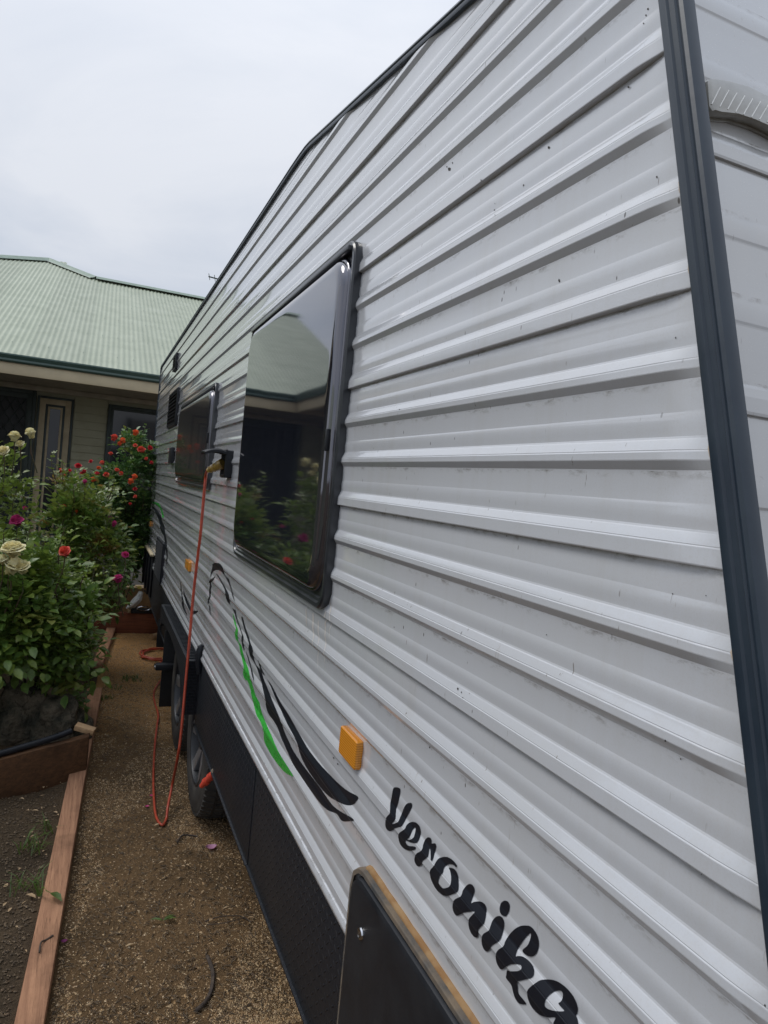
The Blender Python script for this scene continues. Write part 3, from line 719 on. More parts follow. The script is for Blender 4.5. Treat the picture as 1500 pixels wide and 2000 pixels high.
# hatch at the far bottom corner: dark recess with posts
hh_ = box('hatch_panel', (WX-.016, 6.65, .50), (WX-.003, 7.70, .88), 'blackp', car, bev=.004)
for yy in (6.8, 7.15, 7.5):
    box('hatch_strut', (WX-.035, yy, .50), (WX-.017, yy+.05, .87), 'checker', hh_, bev=.003)
box('hatch_rail', (WX-.040, 6.60, .885), (WX-.010, 7.76, .905), 'cream', hh_, bev=.003)

def marker(y0, y1, z0, z1):
    b_ = box('marker_light', (WX-.0095, y0+.001, z0+.001), (WX+.001, y1-.001, z1-.001), 'amber', car, bev=.002)
    v, f = ring(rrect(y0, y1, z0, z1, .006, 3), [(.009, 0), (.0135, .0), (.0155, .0012), (.0165, .003)], cap=True)
    q = MB(); q.add(v, f); q.build('lens', 'amber', b_, 12)
marker(1.302, 1.404, 1.100, 1.161)
marker(4.12, 4.30, 1.105, 1.160)
marker(7.35, 7.62, 1.10, 1.155)

# power inlet with its flap up
inl = bpy.data.objects.new('power_inlet', None); COL.objects.link(inl); inl.location = (WX, 3.2, 1.69); set_parent(inl, car); ABS[inl.name] = tuple(inl.location)
yI0, yI1, zI0, zI1 = 3.08, 3.20, 1.672, 1.795
v, f = ring(rrect(yI0, yI1, zI0, zI1, .01, 3), [(-.004, 0), (.030, 0), (.034, .004), (.034, .012), (.020, .016)], cap=True)
q = MB(); q.add(v, f); q.build('inlet_box', 'blackp', inl, 40)
q = MB()
v = []; nn = 8
for j, yy in enumerate((yI0-.002, yI0+.006, yI1-.006, yI1+.002)):
    for i in range(nn):
        t = i/(nn-1); dx = .030+.095*t; z = zI1-.004+.012*math.sin(t*2.2)-.016*t*t*1.2-(.006 if j in (0, 3) else 0)
        v.append((WX-dx, yy, z))
for j, yy in enumerate((yI0-.002, yI0+.006, yI1-.006, yI1+.002)):
    for i in range(nn):
        t = i/(nn-1); dx = .030+.093*t; z = zI1-.011+.012*math.sin(t*2.2)-.016*t*t*1.2-(.010 if j in (0, 3) else 0)
        v.append((WX-dx, yy, z))
f = []
for lay in (0, 4*nn):
    for j in range(3):
        for i in range(nn-1): f.append((lay+j*nn+i, lay+(j+1)*nn+i, lay+(j+1)*nn+i+1, lay+j*nn+i+1))
for j in range(3): f.append((j*nn+nn-1, (j+1)*nn+nn-1, 4*nn+(j+1)*nn+nn-1, 4*nn+j*nn+nn-1))
for i in range(nn-1):
    f.append((i, i+1, 4*nn+i+1, 4*nn+i)); f.append((3*nn+i, 3*nn+i+1, 7*nn+i+1, 7*nn+i))
q.add(v, f); q.build('inlet_flap', 'blackp', inl, 40)
q = MB(); q.box((WX-.034, yI0, zI1-.02), (WX-.026, yI1, zI1+.002)); q.build('flap_hinge', 'blackp', inl, bev=.002)

# ------------------------------------------------------------------ skirt, arch, wheels, door
def skirt(y0, y1, zb, x=WX-.001):
    q = MB(); q.box((x, y0, zb), (x+.006, y1, ZB-.027)); q.box((x-.007, y0, zb-.004), (x+.02, y1, zb+.003))
    return q.build('skirt_panel', 'checker', car, bev=.001)
skirt(.36, 2.17, .425); skirt(2.172, 3.50, .425, WX-.003)
skirt(5.02, 6.52, .43, WX)
q = MB(); q.add([(WX, 6.52, .43), (WX, 7.76, .50), (WX, 7.76, ZB-.027), (WX, 6.52, ZB-.027), (WX+.006, 6.52, .43), (WX+.006, 7.76, .50), (WX+.006, 7.76, ZB-.027), (WX+.006, 6.52, ZB-.027)],
                [(0, 1, 2, 3), (4, 7, 6, 5), (0, 4, 5, 1), (2, 6, 7, 3), (1, 5, 6, 2), (0, 3, 7, 4)]); q.build('skirt_panel', 'checker', car)
# skirt catch poking over the body rail
q = MB(); q.tube([(WX-.010, 3.43, .70), (WX-.020, 3.43, .76), (WX-.022, 3.43, .80), (WX-.016, 3.43, .835), (WX-.004, 3.43, .845)], [.014, .016, .017, .014, .008], 8)
q.build('skirt_catch', 'checker', car, 40)
# wheel arch flare
ax0 = .485
q = MB()
arch = [(3.50, .478), (3.50, .742), (5.02, .742), (5.02, .60)]
low = []
for i in range(17):
    t = i/16; y = 4.99-(4.99-3.66)*t; low.append((y, .60+.085*math.sin(math.pi*min(1, t*1.05))**.6 if t < .95 else .55))
poly = [(3.50, .742), (4.99, .742)]+low+[(3.60, .49), (3.50, .478)]
v = [(ax0, y, z) for y, z in poly]+[(ax0+.004, y, z) for y, z in poly]; n = len(poly)
f = [(i, (i+1) % n, (i+1) % n+n, i+n) for i in range(n)]
tri = tessellate_polygon([[Vector((y, z, 0)) for y, z in poly]])
f += [tuple(t) for t in tri]+[tuple(i+n for i in t)[::-1] for t in tri]
q.add(v, f)
q.box((ax0, 3.496, .742), (WX, 5.0, .748)); q.box((ax0, 3.490, .476), (WX, 3.497, .748)); q.box((ax0, 4.99, .6), (WX, 4.997, .748))
arch_o = q.build('wheel_arch', 'checker', car)
# raised tread bars on the arch top and near end
q = MB()
for i in range(46): 
    y = 3.53+i*.031; q.box((ax0+.014, y, .7485), (WX-.012, y+.011, .7525))
for i in range(16):
    z = .49+i*.0158; q.box((ax0+.012, 3.4865, z), (WX-.012, 3.4895, z+.006))
q.build('tread_bars', 'checker', arch_o)['kind'] = 'stuff'
# chassis underbody
q = MB(); q.box((WX+.08, .9, .42), (WX+2.25, 7.6, .50)); q.box((WX+.30, .5, .50), (WX+2.0, 7.7, .74))
q.build('chassis', 'dark', car)
q = MB(); q.tube([(WX+.1, 3.42, .36), (WX+2.2, 3.42, .36)], .03, 8); q.tube([(WX+.1, 4.28, .36), (WX+2.2, 4.28, .36)], .03, 8); q.build('axle', 'dark', car, 40)

def wheel_meshes():
    def lathe(prof_, n=40):
        v = []; 
        for x, r in prof_:
            v += [(x, r*math.cos(2*math.pi*k/n), r*math.sin(2*math.pi*k/n)) for k in range(n)]
        f = [(i*n+k, (i+1)*n+k, (i+1)*n+(k+1) % n, i*n+(k+1) % n) for i in range(len(prof_)-1) for k in range(n)]
        return v, f
    ty = MB(); v, f = lathe([(.012, .215), (.004, .225), (.0, .24), (-.004, .262), (-.003, .285), (.0, .300), (.002, .304), (.004, .325), (.014, .348), (.03, .357), (.05, .360), (.15, .360), (.18, .352), (.20, .33), (.205, .28), (.195, .215)], 48)
    ty.add(v, f)
    tr_ = MB()
    for k in range(60):
        a = 2*math.pi*k/60
        for x0, x1, da in ((.006, .055, 0), (.07, .11, .05), (.125, .19, 0)):
            c = []
            for xx in (x0, x1):
                for aa in (a+da, a+da+.07):
                    for r in (.352 if xx > .01 else .338, .366 if xx > .01 else .350): c.append((xx, r*math.cos(aa), r*math.sin(aa)))
            tr_.add(c, [(0, 1, 3, 2), (4, 6, 7, 5), (0, 4, 5, 1), (2, 3, 7, 6), (1, 5, 7, 3), (0, 2, 6, 4)])
    rm = MB(); v, f = lathe([(.006, .218), (.003, .212), (.006, .203), (.020, .198), (.060, .195), (.10, .190)], 40); rm.add(v, f)
    v, f = lathe([(.03, .0), (.024, .03), (.022, .045), (.034, .055), (.036, .075)], 24); rm.add(v, f)
    sp = MB()
    for k in range(6):
        a = 2*math.pi*k/6
        ca, sa = math.cos(a), math.sin(a)
        def P3(x, r, t): return (x, r*ca-t*sa, r*sa+t*ca)
        c = [P3(.034, .05, -.020), P3(.034, .05, .020), P3(.012, .202, .034), P3(.012, .202, -.034), P3(.06, .05, -.018), P3(.06, .05, .018), P3(.045, .198, .030), P3(.045, .198, -.030)]
        sp.add(c, [(0, 3, 2, 1), (4, 5, 6, 7), (0, 1, 5, 4), (1, 2, 6, 5), (2, 3, 7, 6), (3, 0, 4, 7)])
    bk = MB(); v, f = lathe([(.075, 0.01), (.075, .19)], 24); bk.add(v, f)
    return ty, tr_, rm, sp, bk
wh = bpy.data.objects.new('wheel', None); COL.objects.link(wh); wh.location = (.556, 3.46, .358); set_parent(wh, car)
ty, tr_, rm, sp, bk = wheel_meshes()
wt = ty.build('tyre', 'tyre', wh, 40)
o = tr_.build('tread_blocks', 'tyre', wh); o['kind'] = 'stuff'
wr = rm.build('rim', 'rimb', wh, 30); sp.build('spokes', 'rim', wh, bev=.002); bk.build('brake_drum', 'dark', wh)
def copy_children(src, dst):
    for ch in [c for c in COL.objects if c.parent == src]:
        c = ch.copy(); COL.objects.link(c); c.parent = dst
for loc, rz in (((.556, 4.31, .358), 0), ((2.90, 3.46, .358), math.pi), ((2.90, 4.31, .358), math.pi)):
    w2 = wh.copy(); COL.objects.link(w2); w2.location = loc; w2.rotation_euler.z = rz; copy_children(wh, w2)
# mud flap behind the rear wheel, outrigger bracket
mf = box('mud_flap', (.508, 4.83, .075), (.72, 4.845, .60), 'dark', car, bev=.003)
box('mud_flap', (.530, 5.58, .30), (.75, 5.60, .52), 'dark', car, bev=.003)
q = MB(); q.box((.462, 4.76, .345), (.62, 4.82, .385)); st_ = q.build('stabiliser_arm', 'blackp', car, bev=.003)
box('arm_end', (.452, 4.755, .353), (.4615, 4.825, .378), 'chrome', st_, bev=.002)
# red grease cap poking from behind the skirt
ra, rb = at_y(393, 1536, 2.95), at_y(436, 1492, 2.88)
q = MB(); q.tube([ra, ra.lerp(rb, .15), ra.lerp(rb, .5), rb], [.010, .014, .015, .015], 10); rg = q.build('red_valve_cap', 'redp', car, 40)
q = MB()
for t in (.18, .38): q.tube([ra.lerp(rb, t), ra.lerp(rb, t+.09)], .0175, 10)
q.tube([ra.lerp(rb, .5), ra.lerp(rb, 1.5)], .016, 10)
q.build('cap_ribs', 'redp', rg, 40)
q = MB(); q.tube([ra.lerp(rb, .6), ra.lerp(rb, 1.6)], .019, 10); q.build('grey_sleeve', 'sealgrey', rg, 40)

# black storage door near the camera with rusty sealant along its top
dr = bpy.data.objects.new('storage_door', None); COL.objects.link(dr); dr.location = (WX, .8, .5); set_parent(dr, car); ABS[dr.name] = tuple(dr.location)
dp = [(1.250, .46), (1.250, .874), (1.242, .904), (1.222, .924), (1.196, .930), (.9, .934), (.36, .934), (.33, .92), (.33, .46)]
v, f = ring(dp, [(-.01, 0), (.0175, 0), (.0215, .0025), (.0235, .008), (.024, .013)], cap=True)
q = MB(); q.add(v, f); q.build('door_skin', 'blackp', dr, 35)
dp2 = [(1.266, .46), (1.266, .882), (1.256, .917), (1.231, .937), (1.205, .944), (.9, .948), (.36, .948), (.32, .93), (.32, .46)]
v, f = ring(dp2, [(-.008, 0), (.0155, 0), (.0172, .002), (.0172, .010)])
q = MB(); q.add(v, f); q.build('door_seal', 'sealgrey', dr, 35)
q = MB()
pt = []
for i in range(60):
    y = 1.215-.0145*i; pt.append((y, .952+.0012*noise.noise(Vector((y*30, 0, 0)))+(-.004 if i == 0 else 0)))
v = []
for y, z in pt:
    ww = .004+.0025*abs(noise.noise(Vector((y*9, 2, 0)))); v += [(WX-.0075, y, z-.008), (WX-.0075, y, z-.004), (WX-.007, y, z-.003), (WX-.0055, y, z-.002+ww*.4), (WX+.001, y, z-.001+ww*.6)]
f = [(i*5+j, i*5+j+1, (i+1)*5+j+1, (i+1)*5+j) for i in range(len(pt)-1) for j in range(4)]
q.add(v, f); q.build('rusty_sealant', 'sealant', dr, 50)
for y, z in ((1.172, .842), (.60, .842)):
    q = MB(); v, f = [], []
    n = 16
    for x, r in ((.024, .0115), (.027, .0105), (.028, .0075), (.026, .004)): v += [(WX-x, y+r*math.cos(2*math.pi*k/n), z+r*math.sin(2*math.pi*k/n)) for k in range(n)]
    f = [(i*n+k, i*n+(k+1) % n, (i+1)*n+(k+1) % n, (i+1)*n+k) for i in range(3) for k in range(n)]+[tuple(3*n+k for k in range(n))]
    q.add(v, f); q.build('door_lock', 'chrome', dr, 40)

# ------------------------------------------------------------------ ground
def grid(name, x0, x1, y0, y1, step, amp, m, z=0, sc_=3):
    nx = int((x1-x0)/step)+1; ny = int((y1-y0)/step)+1
    v = [(x0+i*step, y0+j*step, z+amp*(noise.noise(Vector(((x0+i*step)*sc_, (y0+j*step)*sc_, 1)))+.5*noise.noise(Vector(((x0+i*step)*sc_*4, (y0+j*step)*sc_*4, 5))))) for j in range(ny) for i in range(nx)]
    f = [(j*nx+i, j*nx+i+1, (j+1)*nx+i+1, (j+1)*nx+i) for j in range(ny-1) for i in range(nx-1)]
    q = MB(); q.add(v, f); o = q.build(name, m, None, 180); o['kind'] = 'structure'; return o
q = MB(); q.add([(-60, -40, -.03), (60, -40, -.03), (60, 90, -.03), (-60, 90, -.03)], [(0, 1, 2, 3)]); g_ = q.build('ground', 'soil'); g_['kind'] = 'structure'
grid('gravel_path', -.45, 3.4, .2, 8.2, .03, .008, 'ground', 0)
def plankline(y): return -.098+(y-2.144)*.0485      # left edge of the timber edging
q = MB(); nx, ny = 40, 90
v = []
for j in range(ny):
    y = 1.4+j*.085
    for i in range(nx):
        xr = plankline(y)+.05; x = xr-2.6*(1-i/(nx-1))**1.3
        v.append((x, y, .018+.02*noise.noise(Vector((x*4, y*4, 0)))+.10*min(1, max(0, (xr-x-.1)/.8))*min(1, max(0, (y-3.9)/.4))))
q.add(v, [(j*nx+i, j*nx+i+1, (j+1)*nx+i+1, (j+1)*nx+i) for j in range(ny-1) for i in range(nx-1)]); o = q.build('garden_bed_soil', 'soil', None, 180); o['kind'] = 'structure'

# scattered gravel, joined
def pebbles(name, n, region, smin, smax, m, zf, flat=.6):
    q = MB()
    base = [Vector(p).normalized() for p in [(1,0,0),(-1,0,0),(0,1,0),(0,-1,0),(0,0,1),(0,0,-1)]]
    fs = [(0,2,4),(2,1,4),(1,3,4),(3,0,4),(2,0,5),(1,2,5),(3,1,5),(0,3,5)]
    for _ in range(n):
        p = region()
        if p is None: continue
        s = rng.uniform(smin, smax)*(1 if rng.random() > .12 else 1.5); a = rng.uniform(0, 6.28)
        ca, sa = math.cos(a), math.sin(a); sx, sy = s*rng.uniform(.7, 1.3), s*rng.uniform(.6, 1)
        vv = []
        for b_ in base:
            x = b_.x*sx*rng.uniform(.75, 1.25); y = b_.y*sy*rng.uniform(.75, 1.25)
            vv.append((p[0]+x*ca-y*sa, p[1]+x*sa+y*ca, zf(p)+b_.z*s*flat*rng.uniform(.6, 1.2)))
        q.add(vv, fs)
    o = q.build(name, m, None); o['kind'] = 'stuff'; return o
def gz(p): return .008*(noise.noise(Vector((p[0]*3, p[1]*3, 1)))+.5*noise.noise(Vector((p[0]*12, p[1]*12, 5))))+.001
def reg_path():
    y = 2.0+5.4*rng.random()**1.9; x = rng.uniform(plankline(y)+.09, 1.0)
    d = noise.noise(Vector((x*1.6, y*1.3, 11)))
    if d < -.12 and rng.random() < .75: return None
    return (x, y)
def peb_mat(name, cols):
    m, Nn, Ll, b = new_mat(name)
    t = noise_node(Nn, Ll, 85, 1, .4)
    r = Nn.new('ShaderNodeValToRGB'); r.color_ramp.interpolation = 'CONSTANT'; Ll.new(t.outputs[0], r.inputs[0])
    els = r.color_ramp.elements
    while len(els) < len(cols): els.new(.5)
    for i, c in enumerate(cols): els[i].position = .25+.5*i/len(cols) if i else 0; els[i].color = (*c, 1)
    Ll.new(r.outputs[0], b.inputs['Base Color']); b.inputs['Roughness'].default_value = .85; return m
MT['peb'] = peb_mat('gravel', [(.19, .115, .055), (.40, .255, .12), (.13, .08, .04), (.46, .33, .18), (.08, .05, .028), (.30, .18, .085), (.58, .46, .30)])
MT['pebd'] = peb_mat('mulch', [(.07, .05, .03), (.12, .085, .05), (.05, .035, .022), (.18, .125, .07), (.09, .06, .04)])
pebbles('gravel_stones', 70000, reg_path, .0016, .0048, 'peb', gz)
pebbles('gravel_stones', 5200, reg_path, .0045, .0078, 'peb', gz)
def reg_path2():
    y = 1.9+4.*rng.random()**1.5; x = rng.uniform(plankline(y)+.09, .95)
    if noise.noise(Vector((x*1.6, y*1.3, 11))) > .25 and rng.random() < .8: return None
    return (x, y)
# mulch splinters
q = MB()
for _ in range(6000):
    p = reg_path2()
    if p is None: continue
    a = rng.uniform(0, 3.14); l = rng.uniform(.004, .016); w_ = rng.uniform(.0007, .0018); z = gz(p)+.003; ca, sa = math.cos(a), math.sin(a)
    t = rng.uniform(-.3, .3)
    q.add([(p[0]-l*ca-w_*sa, p[1]-l*sa+w_*ca, z-t*l), (p[0]-l*ca+w_*sa, p[1]-l*sa-w_*ca, z-t*l), (p[0]+l*ca+w_*sa, p[1]+l*sa-w_*ca, z+t*l+.001), (p[0]+l*ca-w_*sa, p[1]+l*sa+w_*ca, z+t*l+.001), (p[0], p[1], z+.003)],
          [(0, 1, 4), (1, 2, 4), (2, 3, 4), (3, 0, 4)])
o = q.build('mulch_chips', 'pebd'); o['kind'] = 'stuff'
def reg_bed():
    y = 2.0+2.3*rng.random()**1.2; x = plankline(y)-.02-.55*rng.random()
    return (x, y)
pebbles('bed_grit', 6500, reg_bed, .0025, .0065, 'pebd', lambda p: .022+.02*noise.noise(Vector((p[0]*4, p[1]*4, 0))))

# ------------------------------------------------------------------ timber
def prism(name, poly, z0, z1, m, label=None, cat=None, bev=.004, group=None):
    q = MB(); n = len(poly)
    q.add([(x, y, z0) for x, y in poly]+[(x, y, z1) for x, y in poly], [tuple(range(n))[::-1], tuple(range(n, 2*n))]+[(i, (i+1) % n, (i+1) % n+n, i+n) for i in range(n)])
    o = q.build(name, m, None, bev=bev)
    if label: tag(o, label, cat, group)
    return o
prism('garden_edging', [(-.118, 1.75), (-.038, 1.75), (.060, 3.72), (.158, 5.36), (.056, 5.38), (-.020, 3.72)], -.02, .058, 'sleeper', 'long pale timber edging board running beside the gravel path', 'timber edging')
prism('garden_edging', [(.085, 6.0), (.16, 5.98), (.30, 7.45), (.22, 7.47)], -.02, .055, 'sleeper', 'short far timber edging board half hidden under the rose leaves', 'timber edging')
# sleeper on edge, running left from the edging
q = MB()
v = []; seg = 12
for i in range(seg+1):
    t = i/seg; x = .068-.80*t; y = 3.90-.427*t; zt = .235-.03*t+.0025*noise.noise(Vector((x*9, 0, 0)))
    v += [(x, y, -.03), (x, y, zt), (x+.005, y+.055, zt+.003), (x+.005, y+.055, -.03)]
f = [(i*4+j, (i+1)*4+j, (i+1)*4+(j+1) % 4, i*4+(j+1) % 4) for i in range(seg) for j in range(4)]+[(0, 1, 2, 3), (seg*4+3, seg*4+2, seg*4+1, seg*4)]
q.add(v, f); tag(q.build('timber_sleeper', 'sleeperx', None, bev=.004), 'dark brown timber sleeper standing on edge across the garden bed', 'timber sleeper')
q = MB(); q.box((-.052, -.022, 0), (.052, .022, .03)); o = q.build('wood_block', 'block', None, bev=.003); o.location = (.045, 3.985, .236); o.rotation_euler = (R(8), R(14), R(-18)); tag(o, 'small pale cut wood block on the end of the dark sleeper', 'wood block')
hp = catmull([(-.72, 3.515, .226), (-.5, 3.625, .232), (-.34, 3.715, .238), (-.2, 3.80, .246), (-.09, 3.865, .256), (-.02, 3.90, .272)], 6, False)
q = MB(); q.tube(hp, .017, 8); tag(q.build('irrigation_pipe', 'blackp', None, 60), 'thin black irrigation pipe lying along the dark sleeper', 'pipe')
# red sleeper closing the path
prism('timber_sleeper', [(.05, 7.40), (.88, 7.36), (.885, 7.44), (.055, 7.48)], -.02, .205, 'redwood', 'reddish timber sleeper closing the far end of the gravel path', 'timber sleeper')
prism('stone_edging', [(.02, 8.2), (.95, 8.15), (.95, 8.35), (.02, 8.4)], -.02, .34, 'sand', 'low tan stone edging behind the white cockatoo', 'stone edging', bev=.02)
q = MB(); q.tube([(.625, 7.10, .035), (.715, 7.16, .040)], .024, 10); tag(q.build('wood_offcut', 'block', None, 40), 'small round wood offcut on the gravel before the red sleeper', 'wood offcut')
# low black tray with a chrome handle on the sleeper
tr0 = thing('tray', (.58, 7.42, .206), 'low black tray with a chrome handle on the red sleeper', 'tray')
box('tray_body', (.43, 7.36, .206), (.86, 7.47, .245), 'dark', tr0, bev=.004)
q = MB(); q.tube([(.545+.062*math.cos(a), 7.35, .262+.02*math.sin(a)) for a in [2*math.pi*i/20 for i in range(21)]], .006, 6, False); q.build('handle', 'chrome', tr0, 60)
q = MB(); 
for i in range(8):
    a = math.pi*i/7-.0; 
q.tube([(.408, 7.36, .215), (.408, 7.36, .250)], [.016, .018], 10); tag(q.build('door_knob', 'sand', None, 50), 'small round tan pot beside the cockatoo tail', 'pot')

# cockatoo figure : one skinned body
def skin_body(name, joints, edges, m, parent=None, sub=2):
    me = bpy.data.meshes.new(name); me.from_pydata([j[0] for j in joints], edges, [])
    o = bpy.data.objects.new(name, me); COL.objects.link(o)
    o.modifiers.new('s', 'SKIN'); 
    for i, j in enumerate(joints):
        sv = me.skin_vertices[0].data[i]; sv.radius = j[1]; sv.use_root = (i == 0)
    o.modifiers.new('ss', 'SUBSURF').levels = sub; o.modifiers['ss'].render_levels = sub
    bpy.context.view_layer.update()
    dg = bpy.context.evaluated_depsgraph_get(); m2 = bpy.data.meshes.new_from_object(o.evaluated_get(dg))
    o.modifiers.clear(); o.data = m2; m2.materials.clear(); m2.materials.append(MT[m]); m2.polygons.foreach_set('use_smooth', [True]*len(m2.polygons))
    if parent: set_parent(o, parent)
    return o
bx, by, bz = .47, 7.40, .245
ck = thing('cockatoo', (bx, by, bz), 'small white cockatoo with a yellow crest on the black tray at the path end', 'cockatoo')
skin_body('bird_body', [((bx, by, bz+.07), (.048, .045)), ((bx+.022, by, bz+.115), (.040, .038)), ((bx+.034, by, bz+.155), (.028, .028)), ((bx+.040, by, bz+.185), (.031, .031)), ((bx-.035, by, bz+.035), (.035, .03)), ((bx-.075, by, bz+.008), (.016, .02))], [(0, 1), (1, 2), (2, 3), (0, 4), (4, 5)], 'white', ck)
for sgn in (-1, 1):
    q = MB(); q.tube([(bx+.025, by+sgn*.040, bz+.115), (bx-.01, by+sgn*.047, bz+.08), (bx-.05, by+sgn*.035, bz+.04), (bx-.09, by+sgn*.02, bz+.005)], [.012, .024, .018, .004], 8); q.build('wing', 'white', ck, 60)
q = MB()
for i in range(4): q.tube([(bx+.040-.008*i, by, bz+.208), (bx+.034-.012*i, by, bz+.228), (bx+.020-.014*i, by, bz+.240-.003*i)], [.007, .006, .002], 6)
q.build('crest', 'crest', ck, 60)
q = MB(); q.tube([(bx+.066, by, bz+.190), (bx+.080, by, bz+.183), (bx+.080, by, bz+.166)], [.011, .009, .002], 7); q.build('beak', 'beak', ck, 60)
q = MB()
for sgn in (-1, 1): q.tube([(bx+.052, by+sgn*.026, bz+.192), (bx+.053, by+sgn*.031, bz+.192)], .004, 6)
q.build('eye', 'beak', ck); q = MB()
for sgn in (-1, 1): q.tube([(bx+.005, by+sgn*.018, bz+.04), (bx+.008, by+sgn*.018, bz)], .006, 6)
q.build('foot', 'beak', ck)

# rocks
def rock(c, s, seed, label):
    bm = bmesh.new(); bmesh.ops.create_icosphere(bm, subdivisions=5, radius=1)
    for v_ in bm.verts:
        p = v_.co.copy(); n0 = noise.noise(p*1.3+Vector((seed, 0, 0)))*.35+noise.noise(p*3+Vector((seed, 4, 0)))*.13+noise.noise(p*8+Vector((0, seed, 0)))*.06+noise.noise(p*19+Vector((0, seed, 0)))*.03-.12*max(0, .12-abs(noise.noise(p*1.9+Vector((9, seed, 0)))))/.12
        p *= 1+n0; p = Vector([math.copysign(abs(x)**.8, x) for x in p]); v_.co = Vector((p.x*s[0], p.y*s[1], p.z*s[2]))+Vector(c)
    me = bpy.data.meshes.new('garden_rock'); bm.to_mesh(me); bm.free()
    return tag(finish('garden_rock', me, 'rock', None, 60), label, 'rock', 'rocks edging the rose bed')
rock((-.30, 4.42, .17), (.155, .13, .20), 1.3, 'large rounded rock at the left under the near rose bush')
rock((-.10, 4.36, .14), (.125, .11, .17), 5.1, 'mid sized mossy rock between the large rock and the small one')
rock((.005, 4.42, .09), (.085, .10, .115), 8.7, 'small rock nearest the timber edging behind the sleeper')
rock((-.62, 4.5, .15), (.2, .15, .22), 12.7, 'dark rock at the left photo edge under the rose bush')

# ------------------------------------------------------------------ orange extension cord
cp = [(0.515, 3.115, 1.712)]
inlet_p = Vector((WX-.034, 3.14, 1.735))
pts = [inlet_p+Vector((-.050, .045, -.035))]
for px, py, X in ((403, 925, .50), (399, 960, .50), (392, 1040, .497), (386, 1090, .495), (378, 1160, .49), (371, 1240, .485), (363, 1330, .478), (354, 1430, .468)): pts.append(at_x(px, py, X))
pts += [at_x(347, 1480, .461)]
for px, py, z in ((337, 1530, .10), (328, 1575, .045)): 
    pts.append(at_z(px, py, z))
gpx = [(325, 1598), (318, 1611), (309, 1604), (303, 1585), (300, 1545), (300, 1500), (303, 1450), (307, 1415), (309, 1395), (303, 1375), (300, 1358), (303, 1345), (311, 1332), (317, 1322), (315, 1300), (312, 1288)]
gp = [at_z(px, py, .010) for px, py in gpx]
cc_ = Vector((.66, 6.46, .012))
coil = []
for i in range(1, 90):
    a = -1.9+i*2*math.pi/22; r_ = .16+.015*math.sin(i*.7)+.008*math.sin(i*2.1); coil.append(cc_+Vector((r_*1.05*math.cos(a), r_*1.25*math.sin(a), .004*(i/22)+.003*math.sin(i))))
cord = thing('extension_cord', (.45, 3.4, 0), 'orange extension cord hanging from the caravan inlet and looping along the gravel to a coil', 'cord')
path = catmull(pts+gp, 6, False)
k_ = len(pts)*6-8
pc_ = path+coil; q = MB(); q.tube(pc_, [.0074-.0013*min(1, i/80) for i in range(len(pc_))], 8); q.build('cable', 'cord', cord, 80)
# plug
q = MB(); a0 = inlet_p; d_ = (pts[0]-inlet_p); q.tube([a0, a0+d_*.25, a0+d_*.55, a0+d_*.58, a0+d_*.78, a0+d_*.8, a0+d_*1.12], [.024, .024, .021, .018, .018, .013, .010], 12)
pl = q.build('plug', 'brass', cord, 45)
q = MB()
for t in (.3, .42, .66, .9): q.tube([a0+d_*t, a0+d_*(t+.05)], .0255-.010*t, 12)
q.build('plug_rings', 'brass', pl, 45)

# ------------------------------------------------------------------ house
hs = thing('house', (-1.5, 13, 0), 'cream weatherboard house with pale green corrugated roof and deep shaded veranda', 'house')
GY, GZ, PT = 10.5, 3.035, R(23)
tp = math.tan(PT)
def roofz(y, off=0): return GZ+(y-GY)*tp+off
outline = [(-.33, 16.86), (-1.38, 18.05), (-2.35, 17.15)]
PIT = .076; SH = PIT*10
def roof_sheet(x0, idx, parent, flipx=None):
    v = []; rows = [GY-.05+.9*i for i in range(9)]+[18.3]
    n = 6*10+1
    for y in rows:
        for i in range(n):
            x = x0+SH*i/(n-1)+(.01 if i == n-1 else 0)
            v.append((x, y, roofz(y)+.0085*math.cos(2*math.pi*(x/PIT))+.0015*(idx % 2)))
    f = [(j*n+i, j*n+i+1, (j+1)*n+i+1, (j+1)*n+i) for j in range(len(rows)-1) for i in range(n-1)]
    me = mesh_from(v, f, 'roof_sheet')
    bm = bmesh.new(); bm.from_mesh(me)
    # clip by the ridge outline: right flat ridge, hip pieces
    xm = x0+SH/2
    if xm > -.33: clip(bm, (0, 16.86, 0), (0, 1, 0))
    elif xm > -1.38:
        clip(bm, (-.33, 16.86, 0), Vector((18.05-16.86, 1.38-.33, 0)).normalized())
    elif xm > -2.35: clip(bm, (-1.38, 18.05, 0), Vector((-(18.05-17.15), (2.35-1.38), 0)).normalized())
    else: clip(bm, (0, 17.15, 0), (0, 1, 0))
    bm.to_mesh(me); bm.free()
    return finish('roof_sheet', me, 'roof', parent, 60)
roof_empty = bpy.data.objects.new('roof', None); COL.objects.link(roof_empty); roof_empty.location = (0, 13, 4); set_parent(roof_empty, hs); ABS[roof_empty.name] = (0, 13, 4)
x = -3.3; i = 0
while x < 4.2:
    roof_sheet(x, i, roof_empty); x += SH; i += 1
def ridge(pts_, name='ridge_cap'):
    q = MB()
    for a, b_ in zip(pts_, pts_[1:]):
        a, b_ = Vector(a), Vector(b_); d = (b_-a).normalized(); s = d.cross(Vector((0, 0, 1))).normalized()
        v = []
        for p in (a, b_):
            for o_, h in ((-.17, -.035), (-.165, -.028), (-.05, .018), (-.025, .045), (0, .055), (.025, .045), (.05, .018), (.165, -.10)): v.append(p+(s*o_ if s.y < 0 else -s*o_)*-1+Vector((0, 0, h)))
        q.add(v, [(k, k+1, 9+k, 8+k) for k in range(7)])
    return q.build(name, 'roofd', roof_empty, 50)
rp = lambda x, y: (x, y, roofz(y)+.02)
ridge([rp(4.3, 16.86), rp(-.33, 16.86), rp(-1.38, 18.05), rp(-2.35, 17.15), rp(-3.4, 17.15)])
